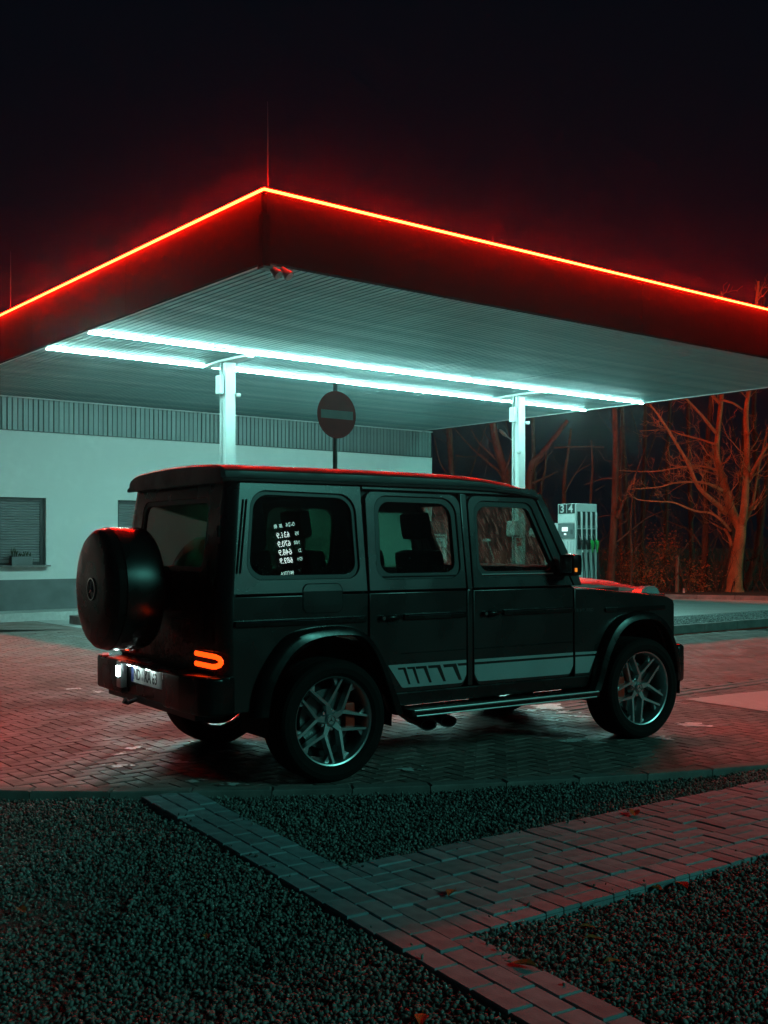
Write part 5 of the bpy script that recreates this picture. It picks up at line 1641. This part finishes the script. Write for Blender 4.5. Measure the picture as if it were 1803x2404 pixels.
wheel(0, -1, .797, 101, 1)
wheel(2.89, -1, .797, 82, -1)
wheel(0, 1, .825, 60, 1)
wheel(2.89, 1, .81, 75, -1)
# axles and underbody
MB().tube([(0, -.78, .38), (0, -.12, .36), (0, .12, .36), (0, .78, .38)], [.05, .06, .06, .05], 10).build('rear_axle', M['dark'], car)
MB().lathe([(-.13, .0), (-.12, .10), (0, .15), (.12, .10), (.13, 0)], 16, (0, .02, .36), 'x').build('differential', M['dark'], car, smooth=.8)
MB().tube([(2.89, -.78, .40), (2.89, .78, .40)], .05, 8).build('front_axle', M['dark'], car)
MB().box((1.25, 0, .56), (3.9, 1.36, .10)).build('underbody', M['dark'], car)
MB().box((.75, 0, .44), (1.0, .9, .16), bev=.04).build('fuel_tank', M['dark'], car)
for s in (-1, 1):
    MB().box((1.4, s * .42, .50), (4.1, .10, .12)).build('chassis_rail', M['dark'], car)
    MB().tube([(.75, s * .75, .33), (.8, s * .3, .42), (1.6, s * .25, .45)], .045, 8).build('exhaust_pipe', M['alloy_dark'], car)
MB().box((2.25, 0, .95), (.04, 1.4, .75)).build('firewall', M['dark'], car)
MB().box((2.75, 0, .85), (.9, 1.0, .5)).build('engine_block', M['dark'], car)

# ---- cabin
def seat(x, y, w=.46):
    o = bpy.data.objects.new('seat', None); col.objects.link(o); o.parent = car; o.location = (x, y, 0)
    MB().box((.16, 0, .80), (.50, w, .18), bev=.05).build('cushion', M['seat'], o, smooth=.9)
    rt = Matrix.Rotation(-.17, 3, 'Y')
    MB().box((-.08, 0, 1.17), (.13, w, .66), rot=rt, bev=.05).build('backrest', M['seat'], o, smooth=.9)
    MB().box((-.155, 0, 1.675), (.10, .27, .20), rot=rt, bev=.045).build('headrest', M['seat'], o, smooth=.9)
    for yy in (-.065, .065):
        MB().tube([(-.12, yy, 1.45), (-.15, yy, 1.62)], .008, 6).build('headrest_post', M['trim'], o)
    return o
seat(1.20, -.38); seat(1.20, .38); seat(.18, -.38, .5); seat(.18, .38, .5)
MB().box((2.02, 0, 1.19), (.36, 1.40, .38), bev=.07).build('dashboard', M['seat'], car, smooth=.9)
sw = MB()
pts_ = []
for k in range(25):
    t = 2 * math.pi * k / 24
    pts_.append((1.72 + .075 * math.sin(t), .38 + .185 * math.cos(t), 1.25 + .17 * math.sin(t)))
sw.tube(pts_, .016, 8, cap=False)
sw.tube([(1.72, .20, 1.25), (1.735, .38, 1.25), (1.72, .56, 1.25)], [.012, .03, .012], 8)
sw.tube([(1.735, .38, 1.25), (1.95, .38, 1.15)], .03, 8)
sw.build('steering_wheel', M['seat'], car, smooth=.8)
MB().box((1.84, 0, 1.80), (.02, .22, .06), bev=.01).build('rear_view_mirror', M['trim'], car)

# ---- rain on the tailgate, plate hood and window edges
r_ = np.random.default_rng(8)
dm = MB()
def drop(p, n_, r):
    n_ = Vector(n_).normalized(); a = n_.orthogonal().normalized(); b = n_.cross(a)
    p = Vector(p)
    V = [p + (a * math.cos(t) + b * math.sin(t)) * r for t in np.linspace(0, 2 * math.pi, 7)[:-1]]
    V += [p + (a * math.cos(t) + b * math.sin(t)) * r * .6 + n_ * r * .5 for t in np.linspace(0, 2 * math.pi, 7)[:-1]] + [p + n_ * r * .62]
    F = [(k, (k + 1) % 6, 6 + (k + 1) % 6, 6 + k) for k in range(6)] + [(6 + k, 6 + (k + 1) % 6, 12) for k in range(6)]
    dm.add(V, F)
for i in range(700):
    y = r_.uniform(-.66, .25); z = .76 + abs(r_.normal(0, .11))
    if z < 1.05:
        drop((-.7805, y, z), (-1, 0, 0), r_.uniform(.0022, .006))
for i in range(160):
    drop((-.93 + r_.uniform(-.025, .02), r_.uniform(-.28, .32), .7305), (-.2, 0, 1), r_.uniform(.002, .006))
for lo, hi, zz, cnt in ((1.27, 1.98, 1.345, 190), (.42, 1.05, 1.345, 90), (-.56, .2, 1.35, 60)):
    for i in range(cnt):
        z = zz + abs(r_.normal(0, .04)); x = r_.uniform(lo, hi)
        drop((x, -(ys(z) - .0275), z), (0, -1, .13), r_.uniform(.0015, .005))
for i in range(900):
    x = r_.uniform(2.3, 3.1); y = r_.uniform(-.6, .6)
    drop((x, y, zhood(x, y)), (0, 0, 1), r_.uniform(.002, .006))
for i in range(700):
    x = r_.uniform(-.65, 1.5); y = r_.uniform(-.74, .5)
    z = np.interp(abs(y), [0, .3, .6, .70, .752], [2.068, 2.064, 2.050, 2.036, 2.019]) + np.interp(x, [p[0] for p in st_x], [p[1] for p in st_x])
    drop((x, y, z), (0, -.1, 1), r_.uniform(.002, .006))
stuff(dm.build('rain_drops', M['drop'], car, smooth=4))

# ------------------------------------------------------------------ damp night air
hz = bpy.data.materials.new('damp_air')
hz.use_nodes = True
nt = hz.node_tree; nt.nodes.clear()
out = nt.nodes.new('ShaderNodeOutputMaterial')
pv = nt.nodes.new('ShaderNodeVolumePrincipled')
pv.inputs['Color'].default_value = (.9, .92, .95, 1)
pv.inputs['Density'].default_value = 0.0011
pv.inputs['Anisotropy'].default_value = 0.97
nt.links.new(pv.outputs[0], out.inputs['Volume'])
hb = MB().box((0, 45, 6.3), (130, 150, 15.0)).build('haze', hz)
stuff(hb)
